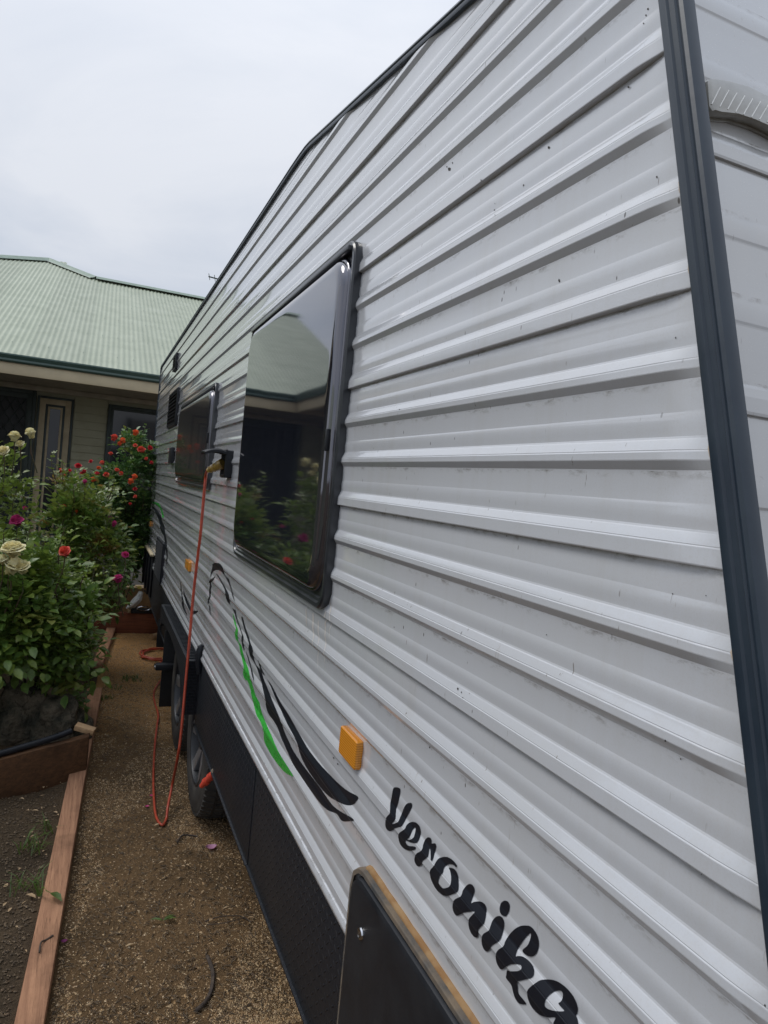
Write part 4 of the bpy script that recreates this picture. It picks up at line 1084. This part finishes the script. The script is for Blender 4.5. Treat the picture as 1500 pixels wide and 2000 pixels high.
# roof back slopes so the house has a body
q = MB(); q.add([(-3.4, 16.9, roofz(16.86)-.03), (4.3, 16.9, roofz(16.86)-.03), (4.3, 23, 3.05), (-3.4, 23, 3.05)], [(0, 1, 2, 3)])
q.add([(-.33, 16.9, roofz(16.86)-.03), (-1.38, 18.05, roofz(18.05)-.03), (-2.35, 17.2, roofz(17.15)-.03), (-1.2, 23, 3.1)], [(0, 1, 3), (1, 2, 3)])
q.build('roof_back', 'roof', roof_empty)
# screws in rows across the sheets
q = MB()
for y in (11.0, 12.1, 13.3, 14.5, 15.7):
    xx = -3.3
    while xx < 3.5:
        xc = round(xx/PIT)*PIT; zc = roofz(y)+.0095
        q.add([(xc-.008, y-.008, zc), (xc+.008, y-.008, zc), (xc+.008, y+.008, zc+.006), (xc-.008, y+.008, zc+.006), (xc, y, zc+.012)], [(0, 1, 4), (1, 2, 4), (2, 3, 4), (3, 0, 4)])
        xx += PIT*3
q.build('roof_screws', 'roofd', roof_empty)['kind'] = 'stuff'
# gutter
q = MB(); sec = [(GY+.02, GZ-.012), (GY-.02, GZ-.01), (GY-.055, GZ-.012), (GY-.075, GZ-.012), (GY-.080, GZ-.03), (GY-.070, GZ-.05), (GY-.055, GZ-.075), (GY-.06, GZ-.10), (GY-.045, GZ-.118), (GY+.03, GZ-.120)]
v = [(xx, y, z) for xx in (-3.3, 4.2) for y, z in sec]; n = len(sec)
q.add(v, [(i, i+1, n+i+1, n+i) for i in range(n-1)]); q.build('gutter', 'gutter', hs, 35)
box('fascia_beam', (-3.3, GY-.01, GZ-.275), (4.2, GY+.05, GZ-.121), 'cream', hs, bev=.006)
q = MB(); q.add([(-3.3, GY+.05, GZ-.20), (4.2, GY+.05, GZ-.20), (4.2, 12.2, 2.80), (-3.3, 12.2, 2.80), (-3.3, GY+.05, GZ-.16), (4.2, GY+.05, GZ-.16), (4.2, 12.2, 2.84), (-3.3, 12.2, 2.84)], [(0, 3, 2, 1), (4, 5, 6, 7)]); q.build('soffit', 'soffit', hs)
box('cornice', (-3.3, 12.05, 2.72), (4.2, 12.11, 2.80), 'soffit', hs, bev=.01)
box('veranda_floor', (-3.3, 10.3, 0), (4.2, 12.3, .33), 'concrete', hs)
for xx in (1.6, 3.9): box('veranda_post', (xx, 10.48, .33), (xx+.09, 10.57, 2.80), 'cream', hs, bev=.006)
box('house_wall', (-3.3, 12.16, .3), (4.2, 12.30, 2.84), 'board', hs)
# weatherboards: one object per plank, broken by the openings
bw = .125; z = .34; bmh = {}
def plank(x0, x1, z):
    key = (round(x0, 3), round(x1, 3))
    if key not in bmh:
        q = MB(); q.add([(x0, 12.12, 0), (x1, 12.12, 0), (x1, 12.147, bw+.008), (x0, 12.147, bw+.008), (x0, 12.145, 0), (x1, 12.145, 0)], [(0, 1, 2, 3), (0, 4, 5, 1)])
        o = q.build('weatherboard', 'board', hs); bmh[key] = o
    else:
        o = bmh[key].copy(); COL.objects.link(o)
    o.location.z = z
while z < 2.72:
    if z < 2.64:
        plank(-.40, .09, z); plank(1.35, 4.2, z); plank(-3.3, -2.35, z)
        if z < .7: plank(.09, 1.35, z)
    else: plank(-3.3, 4.2, z)
    z += bw
# sidelight joinery
def opening(name, x0, x1, z0, z1, outer, wd, inner, wd2, pane, parent=hs, y=12.10):
    e = bpy.data.objects.new(name, None); COL.objects.link(e); e.location = ((x0+x1)/2, y, z0); set_parent(e, parent); ABS[e.name] = tuple(e.location)
    def fr(a0, a1, b0, b1, w__, m, yy, nm):
        q = MB(); q.box((a0, yy, b0), (a0+w__, yy+.05, b1)); q.box((a1-w__, yy, b0), (a1, yy+.05, b1)); q.box((a0+w__, yy, b1-w__), (a1-w__, yy+.05, b1)); q.box((a0+w__, yy, b0), (a1-w__, yy+.05, b0+w__))
        q.build(nm, m, e, bev=.003)
    fr(x0, x1, z0, z1, wd, outer, y, 'frame'); x0 += wd; x1 -= wd; z0 += wd; z1 -= wd
    if inner:
        for m_, w__ in zip(inner, wd2):
            fr(x0, x1, z0, z1, w__, m_, y+.006, 'sash'); x0 += w__; x1 -= w__; z0 += w__; z1 -= w__
    box('pane', (x0, y+.03, z0), (x1, y+.034, z1), pane, e)
    return e
opening('sidelight', -.93, -.41, .36, 2.66, 'frame', .035, ('creamd', 'frame', 'creamd'), (.085, .035, .03), 'glassd')
opening('window', .10, 1.34, .72, 2.66, 'frame', .05, ('frame',), (.035,), 'glassd')
dd_ = opening('front_door', -2.33, -.95, .34, 2.72, 'frame', .05, ('frame',), (.08,), 'mesh')
# diamond grille of the security door
q = MB()
for i in range(-20, 24):
    xa = -1.0-i*.11
    for sgn in (1, -1):
        p = []
        z0_, z1_ = .48, 2.58
        xs0 = -1.65+i*.14; xs1 = xs0+sgn*(z1_-z0_)*.6
        a = Vector((xs0, 12.12, z0_)); b_ = Vector((xs1, 12.12, z1_))
        t0, t1 = 0., 1.
        for lim, s_ in ((-2.18, 1), (-1.10, -1)):
            da = (a.x-lim)*s_; db = (b_.x-lim)*s_
            if da < 0 and db < 0: t0 = 2
            elif da < 0: t0 = max(t0, da/(da-db))
            elif db < 0: t1 = min(t1, da/(da-db))
        if t0 < t1: q.tube([a.lerp(b_, t0), a.lerp(b_, t1)], .006, 4)
q.build('grille', 'frame', dd_)['kind'] = 'stuff'
box('doormat', (-2.0, 11.4, .33), (-1.2, 11.9, .345), 'dark', hs)
# wing wrapping the garden on the left, parallel with the caravan
WXX = -1.78
def wroofz(x): return GZ+(WXX-x)*tp
for i in range(8):
    y0 = 10.45-SH*(i+1); n = 61; v = []
    for x in (WXX+.05, WXX-1.5, WXX-3.2, WXX-5.2):
        for k in range(n):
            y = y0+SH*k/(n-1); v.append((x, y, wroofz(x)+.0085*math.cos(2*math.pi*y/PIT)))
    q = MB(); q.add(v, [(j*n+k, j*n+k+1, (j+1)*n+k+1, (j+1)*n+k) for j in range(3) for k in range(n-1)]); q.build('roof_sheet', 'roof', roof_empty, 60)
q = MB(); v = [(WXX+d, y, z) for y in (10.5, 4.35) for d, z in ((-.02, GZ-.012), (.055, GZ-.012), (.075, GZ-.014), (.08, GZ-.03), (.06, GZ-.075), (.05, GZ-.118), (-.03, GZ-.12))]
q.add(v, [(i, i+1, 8+i, 7+i) for i in range(6)]); q.build('gutter', 'gutter', hs, 35)
box('fascia_beam', (WXX-.05, 4.35, GZ-.275), (WXX+.01, 10.45, GZ-.121), 'cream', hs, bev=.006)
box('house_wall', (WXX-1.6, 4.5, .3), (WXX-1.45, 12.3, 2.84), 'board', hs)
q = MB(); q.add([(WXX-.05, 4.35, GZ-.2), (WXX-.05, 10.5, GZ-.2), (WXX-1.6, 10.5, 2.8), (WXX-1.6, 4.35, 2.8)], [(0, 1, 2, 3)]); q.build('soffit', 'soffit', hs)
# unseen neighbouring house added beside the camera, so the cladding mirrors its roofline
q = MB(); q.box((-9.6, -7, 0), (-9.3, 4.2, 2.5)); q.build('house_wall', 'board', hs)
for i in range(14):
    y0 = -6.6+SH*i; n = 61; v = []
    for x, z in ((-9.0, 2.5), (-11, 3.25), (-13.2, 4.05)):
        for k in range(n):
            y = y0+SH*k/(n-1); v.append((x, y, z+.0085*math.cos(2*math.pi*y/PIT)))
    q = MB(); q.add(v, [(j*n+k, j*n+k+1, (j+1)*n+k+1, (j+1)*n+k) for j in range(2) for k in range(n-1)]); q.build('roof_sheet', 'roof', roof_empty, 60)
# antenna on the roof
an = thing('antenna', (2.38, 17, 5.6), 'small dark television antenna showing above the caravan roof line', 'antenna')
q = MB(); q.tube([(2.62, 17, 5.4), (2.62, 17, 6.40)], .018, 6); q.build('mast', 'frame', an)
q = MB(); q.tube([(2.08, 17, 6.335), (2.75, 17, 6.29)], .016, 6); q.build('boom', 'frame', an)
for i in range(5):
    xx = 2.10+.13*i; zz = 6.334-.067*(xx-2.08); q = MB(); q.tube([(xx-.03, 16.9, zz+.045), (xx+.03, 17.1, zz-.045)], .007, 5); q.build('element', 'frame', an)

# ------------------------------------------------------------------ roses
def leaflet(q, c, d, s, l, wd, fold=.25):
    d = d.normalized(); s = s.normalized(); n = d.cross(s).normalized()
    pts_ = []
    for t, w_, dz in ((0, 0, 0), (.28, .85, 0), (.62, .92, -.03), (1, 0, -.14)):
        m_ = c+d*(l*t)+n*(l*dz)
        if w_ == 0: pts_.append([m_])
        else: pts_.append([m_-s*(wd*.5*w_)+n*(wd*fold*w_*.5), m_, m_+s*(wd*.5*w_)+n*(wd*fold*w_*.5)])
    v = [pts_[0][0]]+pts_[1]+pts_[2]+[pts_[3][0]]
    q.add(v, [(0, 2, 1), (0, 3, 2), (1, 2, 5, 4), (2, 3, 6, 5), (4, 5, 7), (5, 6, 7)])
def make_spray(seed, L_=.11, lf=.042):
    r = random.Random(seed); q = MB()
    axis = Vector((1, 0, 0)); cur = [Vector((L_*t, 0, -.25*L_*t*t)) for t in (0, .35, .65, 1)]
    q.tube(cur, [.0012, .001, .0009, .0006], 4, False)
    for t in (.38, .70):
        c = Vector((L_*t, 0, -.25*L_*t*t))
        for sg in (-1, 1):
            d = Vector((.55, sg, r.uniform(-.25, .1))); s = Vector((1, -sg*.55, r.uniform(-.3, .3)))
            leaflet(q, c, d, s*sg, lf*r.uniform(.8, 1.05), lf*.58, .3)
    leaflet(q, cur[-1], Vector((1, r.uniform(-.2, .2), -.35)), Vector((0, 1, 0)), lf*1.15, lf*.68, .3)
    return q
def pt_in(v):
    c, r_ = v
    while True:
        p = Vector((rng.uniform(-1, 1), rng.uniform(-1, 1), rng.uniform(-1, 1)))
        if p.length <= 1: return Vector((c[0]+p.x*r_[0], c[1]+p.y*r_[1], c[2]+p.z*r_[2])), p.length
def rot_basis(d, up):
    x = d.normalized(); y = up.cross(x)
    if y.length < .05: y = Vector((0, 1, 0)).cross(x)
    y.normalize(); z = x.cross(y); return Matrix((x, y, z)).transposed().to_4x4()
def bush(base, vols, n, label, m1, m2, near=250, L_=.11, lf=.042, ncanes=16, group='rose bushes in the garden bed', mfrac=.25, shell=.55, shoots=9):
    b = thing('rose_bush', base, label, 'rose bush', group)
    protos = [make_spray(i*3+5, L_, lf) for i in range(5)]
    meshes = []
    for m_ in (m1, m2):
        meshes.append([])
        for pq in protos:
            me = mesh_from(pq.v, pq.f, 'leaf'); me.materials.append(MT[m_]); me.polygons.foreach_set('use_smooth', [True]*len(me.polygons)); meshes[-1].append(me)
    wts = [v[1][0]*v[1][1]*v[1][2] for v in vols]
    items = []; shoot_pts = []
    bc = Vector(base)
    for _ in range(n):
        vol = rng.choices(vols, wts)[0]
        for _t in range(8):
            p, l = pt_in(vol)
            if l > shell or rng.random() < .35: 
                if noise.noise(p*3.6) > -.02 and p.z > .06: break
        out_ = (p-Vector(vol[0])); out_ = out_.normalized() if out_.length > 0 else Vector((0, 0, 1))
        d = (out_*.9+Vector((rng.uniform(-.8, .8), rng.uniform(-.8, .8), rng.uniform(-.3, .5)))).normalized()
        up = (Vector((0, 0, 1.))+out_*.5+Vector((rng.uniform(-.5, .5), rng.uniform(-.5, .5), 0))).normalized()
        Mx = rot_basis(d, up); s = rng.uniform(.55, 1.35); Mx = Mx @ Matrix.Scale(s, 4); Mx.translation = p
        dist = (p-Vector((0, 0, CAMH))).length
        # leaves on the camera side show most
        vis = (p-Vector(vol[0])).dot((Vector((0, 0, CAMH))-Vector(vol[0])).normalized())
        items.append((vis, Mx, 1 if rng.random() < mfrac or p.z > vols[0][0][2]+vols[0][1][2]*.75 and rng.random() < .5 else 0))
    # long young shoots standing clear of the mass
    for _ in range(shoots):
        vol = rng.choice(vols); c0 = Vector(vol[0]); a = rng.uniform(0, 6.28)
        o_ = Vector((math.cos(a)*.6, math.sin(a)*.6-.2, rng.uniform(.6, 1.1))).normalized()
        p0 = c0+Vector((o_.x*vol[1][0], o_.y*vol[1][1], o_.z*vol[1][2]))*.75; ln = rng.uniform(.14, .30)
        tip = p0+Vector((o_.x*.4, o_.y*.4, 1)).normalized()*ln
        shoot_pts.append((p0, p0.lerp(tip, .5)+Vector((rng.uniform(-.02, .02), 0, 0)), tip))
        for k in range(8):
            t = (k+.5)/8; p = p0.lerp(tip, t); aa = k*2.4+a; d = Vector((math.cos(aa), math.sin(aa), .45+.5*t)).normalized()
            Mx = rot_basis(d, Vector((0, 0, 1))) @ Matrix.Scale(rng.uniform(.55, .85)*(1.05-.45*t), 4); Mx.translation = p
            items.append((.5, Mx, 1))
    items.sort(key=lambda t: -t[0])
    for vis, Mx, k in items[:near]:
        o = bpy.data.objects.new('leaf', rng.choice(meshes[k])); COL.objects.link(o); o.parent = b; o.matrix_local = Matrix.Translation(-bc) @ Mx
    for k, m_ in ((0, m1), (1, m2)):
        q = MB()
        for vis, Mx, kk_ in items[near:]:
            if kk_ != k: continue
            pq = rng.choice(protos); q.add([Mx @ Vector(v) for v in pq.v], pq.f)
        if q.v: o = q.build('foliage', m_, b); o['kind'] = 'stuff'; o.data.polygons.foreach_set('use_smooth', [True]*len(o.data.polygons))
    # canes
    q = MB()
    for i in range(ncanes):
        vol = rng.choices(vols, wts)[0]; tip, _ = pt_in(vol)
        b0 = bc+Vector((rng.uniform(-.08, .08), rng.uniform(-.08, .08), 0)); mid = b0.lerp(tip, .5)+Vector((rng.uniform(-.1, .1), rng.uniform(-.1, .1), .08))
        cpts = catmull([b0, mid, tip], 4, False); q.tube(cpts, [.009-.006*j/(len(cpts)-1) for j in range(len(cpts))], 5)
    for sp3 in shoot_pts: q.tube(sp3, [.0045, .0035, .002], 5)
    q.build('canes', 'stem', b, 60)
    return b
BLM = {}
def bloom_mesh(m_, seed, half=False):
    key = (m_, seed)
    if key in BLM: return BLM[key]
    r = random.Random(seed); q = MB()
    layers = [(3, .08, .16, 1.45), (4, .20, .26, 1.42), (5, .33, .34, 1.3), (5, .47, .44, 1.12), (5, .62, .52, .9), (6, .76, .52, .62)]
    for n, rad, wd, lift in layers:
        for i in range(n):
            a = 2*math.pi*(i/n)+r.uniform(-.2, .2)+rad*3; ca, sa = math.cos(a), math.sin(a)
            v = []
            for iu in range(4):
                u = iu/3
                rr = .05+rad*(u**.8)*r.uniform(.86, 1.12); zz = 1.35*(-.25+(.35+.35*lift)*math.sin(u*1.5)-(.10*(u**5) if lift < 1 else 0))
                hw = wd*(.35+.9*math.sin(u*2.2))*(1 if u < 1 else .85)
                for iw in range(-2, 3):
                    t = iw/2*hw; bend = -.22*(iw/2)**2*rad
                    if lift > .6: bend = -.5*(iw/2)**2*rad
                    x = rr+bend; v.append((x*ca-t*sa, x*sa+t*ca, zz+(.03*(iw/2)**2 if u < 1 else -.05*(iw/2)**2)+r.uniform(-.035, .035)))
            q.add(v, [(k*5+j, k*5+j+1, (k+1)*5+j+1, (k+1)*5+j) for k in range(3) for j in range(4)])
    me = mesh_from(q.v, q.f, 'rose_bloom'); me.materials.append(MT[m_]); me.polygons.foreach_set('use_smooth', [True]*len(me.polygons))
    BLM[key] = me; return me
def bloom(b, px, py, Y, d, m_, tilt=None, stem=True):
    p = at_y(px, py, Y); bc = Vector(ABS[b.name])
    o = bpy.data.objects.new('rose_bloom', bloom_mesh(m_, rng.randint(0, 2))); COL.objects.link(o); o.parent = b
    o.location = p-bc; o.scale = (d/1.75,)*3
    o.scale = (d/1.75*rng.uniform(.85, 1.15), d/1.75*rng.uniform(.8, 1.1), d/1.75*rng.uniform(.85, 1.25))
    ax = (Vector((0, 0, .9))+(Vector((0, 0, CAMH))-p).normalized()*.35+Vector((rng.uniform(-.7, .7), rng.uniform(-.6, .4), 0))).normalized()
    o.rotation_euler = ax.to_track_quat('Z', 'Y').to_euler()
    if stem:
        q = MB(); q.tube([p-Vector((0, 0, d*.1)), p+Vector((rng.uniform(-.02, .02), .02, -d*1.2)), p+Vector((rng.uniform(-.05, .05), .05, -.24))], [.004, .0035, .004], 5, False); q.build('flower_stem', 'stem', b, 80)

B1 = bush((-.28, 4.75, .05), [((-.38, 4.55, .70), (.32, .40, .36)), ((-.08, 4.55, .66), (.15, .28, .26)), ((-.55, 4.3, .75), (.25, .3, .40)), ((-.18, 4.5, .95), (.14, .2, .17)), ((-.02, 4.6, .40), (.11, .2, .16)), ((-.42, 4.4, 1.0), (.14, .2, .14))], 1350,
          'nearest large dark green rose bush with cream yellow blooms at the left above the rocks', 'leafA', 'leafB', near=290, L_=.135, lf=.054, mfrac=.22, shoots=16)
for px, py, d in ((26, 1078, .145), (22, 1112, .125), (44, 1112, .10), (6, 1096, .08)): bloom(B1, px, py, 4.05, d, 'yellow')
bloom(B1, 128, 1080, 4.25, .075, 'coral'); 
for px, py, Y, d in ((243, 1085, 4.9, .065), (231, 1133, 4.7, .075)): bloom(B1, px, py, Y, d, 'pink')
bloom(B1, 178, 1190, 4.5, .04, 'mauve')
B2 = bush((-.62, 5.6, .05), [((-.66, 5.3, 1.30), (.20, .28, .38)), ((-.75, 5.3, .8), (.35, .3, .5)), ((-.50, 5.15, 1.16), (.12, .2, .22))], 800,
          'tall light green rose bush with pale yellow blooms at the left photo edge', 'leafB', 'leafC', near=200, L_=.12, lf=.05)
for px, py, d, m_ in ((28, 856, .09, 'yellow'), (61, 850, .09, 'yellow'), (40, 870, .08, 'yellow'), (8, 884, .10, 'yellow'), (35, 1020, .11, 'pink')): bloom(B2, px, py, 5.0, d, m_)
B3 = bush((-.05, 6.1, .05), [((-.14, 6.0, 1.02), (.34, .38, .42)), ((.02, 5.9, .85), (.24, .38, .36)), ((-.22, 6.0, 1.40), (.12, .2, .16)), ((-.14, 5.8, .45), (.20, .3, .3)), ((.06, 6.0, 1.33), (.12, .15, .12))], 1500,
          'middle rose bush with reddish young leaves and mauve and pink blooms behind the cream roses', 'leafA', 'leafC', near=240, L_=.11, lf=.046, mfrac=.5)
for px, py, d, m_ in ((222, 1025, .065, 'pink'), (165, 942, .05, 'pink'), (125, 990, .05, 'coral'), (215, 1012, .045, 'mauve'), (150, 1000, .04, 'orange'), (48, 995, .05, 'pink')): bloom(B3, px, py, 5.75, d, m_)
B4 = bush((.26, 7.85, .05), [((.34, 7.6, 1.50), (.22, .32, .42)), ((.46, 7.7, 1.0), (.21, .30, .40)), ((.10, 7.6, 1.10), (.28, .3, .45)), ((.32, 7.6, 1.85), (.13, .2, .13)), ((.40, 7.95, .75), (.2, .2, .3))], 2400,
          'tall far rose bush covered in red and orange blooms against the veranda', 'leafD', 'leafA', near=120, L_=.10, lf=.042, mfrac=.25)
for px, py, d, m_ in ((222, 857, .085, 'coral'), (264, 847, .075, 'orange'), (241, 862, .07, 'orange'), (234, 868, .06, 'orange'), (264, 871, .055, 'coral'), (277, 880, .085, 'coral'), (292, 876, .07, 'redf'), (216, 887, .05, 'coral'),
                     (153, 911, .065, 'redf'), (178, 902, .05, 'redf'), (200, 905, .065, 'coral'), (192, 915, .05, 'orange'), (209, 929, .075, 'coral'), (165, 922, .055, 'redf'), (228, 919, .05, 'coral'), (235, 926, .06, 'coral'), (181, 938, .075, 'orange'),
                     (262, 933, .08, 'orange'), (254, 942, .08, 'orange'), (118, 920, .06, 'coral'), (124, 930, .05, 'coral'), (190, 926, .05, 'redf'), (264, 956, .05, 'redf'), (265, 971, .045, 'coral'), (254, 985, .04, 'redf'), (286, 897, .05, 'coral'), (297, 905, .05, 'redf'), (137, 921, .05, 'redf'), (160, 926, .05, 'redf')):
    bloom(B4, px, py, 7.0, d*.98, m_, stem=False)

# ------------------------------------------------------------------ small things on the ground
def blade(q, p, h, w_, lean):
    p = Vector(p); l = Vector(lean); s = Vector((-l.y, l.x, 0)); s = s.normalized() if s.length else Vector((1, 0, 0))
    a = p; b_ = p+l*.5+Vector((0, 0, h*.6)); c = p+l*1.2+Vector((0, 0, h*.75))
    q.add([a-s*w_, a+s*w_, b_+s*w_*.8, b_-s*w_*.8, c], [(0, 1, 2, 3), (3, 2, 4)])
def tuft(c, n, h, sp_, label, group='weeds along the timber edging'):
    q = MB()
    for _ in range(n):
        a = rng.uniform(0, 6.28); r = rng.uniform(.3, 1)*h; blade(q, (c[0]+rng.uniform(-sp_, sp_), c[1]+rng.uniform(-sp_, sp_), c[2]), h*rng.uniform(.5, 1), rng.uniform(.0018, .0035), (r*math.cos(a), r*math.sin(a), 0))
    return tag(q.build('grass_tuft', 'grass'), label, 'grass tuft', group)
p = at_z(257, 1328, 0); tuft(p, 60, .05, .07, 'bright green grass tuft in the middle of the gravel path')
p = at_z(205, 1365, 0); tuft(p, 40, .045, .06, 'small weed by the far end of the pale timber edging')
p = at_z(225, 1345, 0); tuft(p, 26, .035, .05, 'thin grass tuft between the edging end and the path middle')
p = at_z(62, 1660, .02); tuft(p, 26, .09, .05, 'weed clump left of the timber edging near the lower left rocks')
p = at_z(95, 1625, .02); tuft(p, 14, .10, .03, 'long bladed weed leaning over the timber edging')
p = at_z(48, 1735, .02); tuft(p, 22, .09, .05, 'dark green weed with broad leaves left of the edging')
p = at_z(80, 1748, .06); tuft(p, 7, .10, .01, 'few broad green blades lying over the timber edging')
p = at_z(165, 1345, .0); tuft(p, 40, .05, .06, 'yellow green weeds between rock and edging end')
q = MB()
def flat_leaf(q, p, l, wd, a, lift=.01):
    d = Vector((math.cos(a), math.sin(a), .15)); s = Vector((-math.sin(a), math.cos(a), 0)); leaflet(q, Vector(p)+Vector((0, 0, lift)), d, s, l, wd, .5)
# single items
def item(name, mesh_q, m_, label, cat, group=None, smooth=60): return tag(mesh_q.build(name, m_, None, smooth), label, cat, group)
def petal_obj(px, py, l, label, m_='petalfallen'):
    q = MB(); p = at_z(px, py, .006); v = []
    for i in range(5):
        for j in range(5):
            u, t = i/4-.5, j/4-.5; w_ = math.sqrt(max(0, 1-(2*u)**2))
            v.append((p.x+u*l, p.y+t*l*.8*w_, p.z+.25*l*(u*u+t*t)*4*.5+.002))
    q.add(v, [(i*5+j, i*5+j+1, (i+1)*5+j+1, (i+1)*5+j) for i in range(4) for j in range(4)]); return item('fallen_petal', q, m_, label, 'petal', 'rose petals fallen on the gravel')
petal_obj(412, 1657, .05, 'single large pale pink petal on the gravel beside the black skirt')
petal_obj(287, 1576, .022, 'tiny dark pink petal beside the bottom bend of the cord', 'pink')
petal_obj(296, 1555, .022, 'tiny magenta petal just left of the orange cord', 'pink')
petal_obj(125, 1840, .022, 'small dark pink petal at the foot of the timber edging', 'mauve')
petal_obj(160, 1362, .035, 'pale pink petal beside the rock at the bush foot', 'petalfallen')
petal_obj(152, 1356, .03, 'pink petal under the near rose bush', 'pink')
def twig(px, label, r=.003, z=.008, m_='twig'):
    q = MB(); pts_ = [at_z(x, y, z)+Vector((0, 0, .004*math.sin(i*2))) for i, (x, y) in enumerate(px)]
    q.tube(catmull(pts_, 4, False), r, 6); return item('twig', q, m_, label, 'twig', 'twigs lying on the ground')
twig([(382, 1975), (398, 1962), (412, 1935), (416, 1900), (405, 1870)], 'thick curved bark stick on the gravel at the bottom of the photo', .007)
twig([(346, 1645), (355, 1634), (370, 1630), (386, 1633)], 'thin dark curved twig below the orange cord bend', .004)
twig([(77, 1860), (80, 1843), (90, 1834), (104, 1826)], 'short curled twig lying on the timber edging', .003, .063)
twig([(400, 1800), (430, 1792), (470, 1788), (490, 1800)], 'thin root strand on the gravel beside the skirt', .002)
twig([(405, 1806), (440, 1804), (480, 1790)], 'second pale root strand on the gravel beside the skirt', .0015)
q = MB()
p = at_z(318, 1803, .006)
for a in (2.8, .1, .5): flat_leaf(q, p, .05, .014, a)
item('fallen_leaf', q, 'grass', 'curled green leaf on the gravel in the middle of the path', 'leaf', 'leaves lying on the ground')
for px, py, z, a, l, lab in ((98, 1745, .07, -1.0, .08, 'long green leaf lying across the timber edging'), (70, 1755, .03, 2.4, .05, 'pale dry leaf on the soil beside the green leaf'), (300, 1562+52, .008, .4, .035, 'tan dry leaf at the cord bend'), (15, 1783, .03, 1.2, .03, 'small cream dry leaf at the left photo edge'), (245, 1850, .006, .3, .03, 'small tan dry leaf in the lower middle gravel')):
    q = MB(); flat_leaf(q, at_z(px, py, z), l, l*.35, a, .002); item('fallen_leaf', q, 'grass' if 'green' in lab[:12] else 'dryleaf', lab, 'leaf', 'leaves lying on the ground')
q = MB()
for _ in range(170):
    y = rng.uniform(2.1, 4.2) if rng.random() < .6 else rng.uniform(4.2, 6); x = plankline(y)-rng.uniform(.0, .35) if rng.random() < .5 else rng.uniform(plankline(y)+.1, .7)
    flat_leaf(q, (x, y, .012 if x > plankline(y) else .03), rng.uniform(.006, .030), rng.uniform(.004, .014), rng.uniform(0, 6.28), .002)
o = q.build('leaf_litter', 'dryleaf'); o['kind'] = 'stuff'
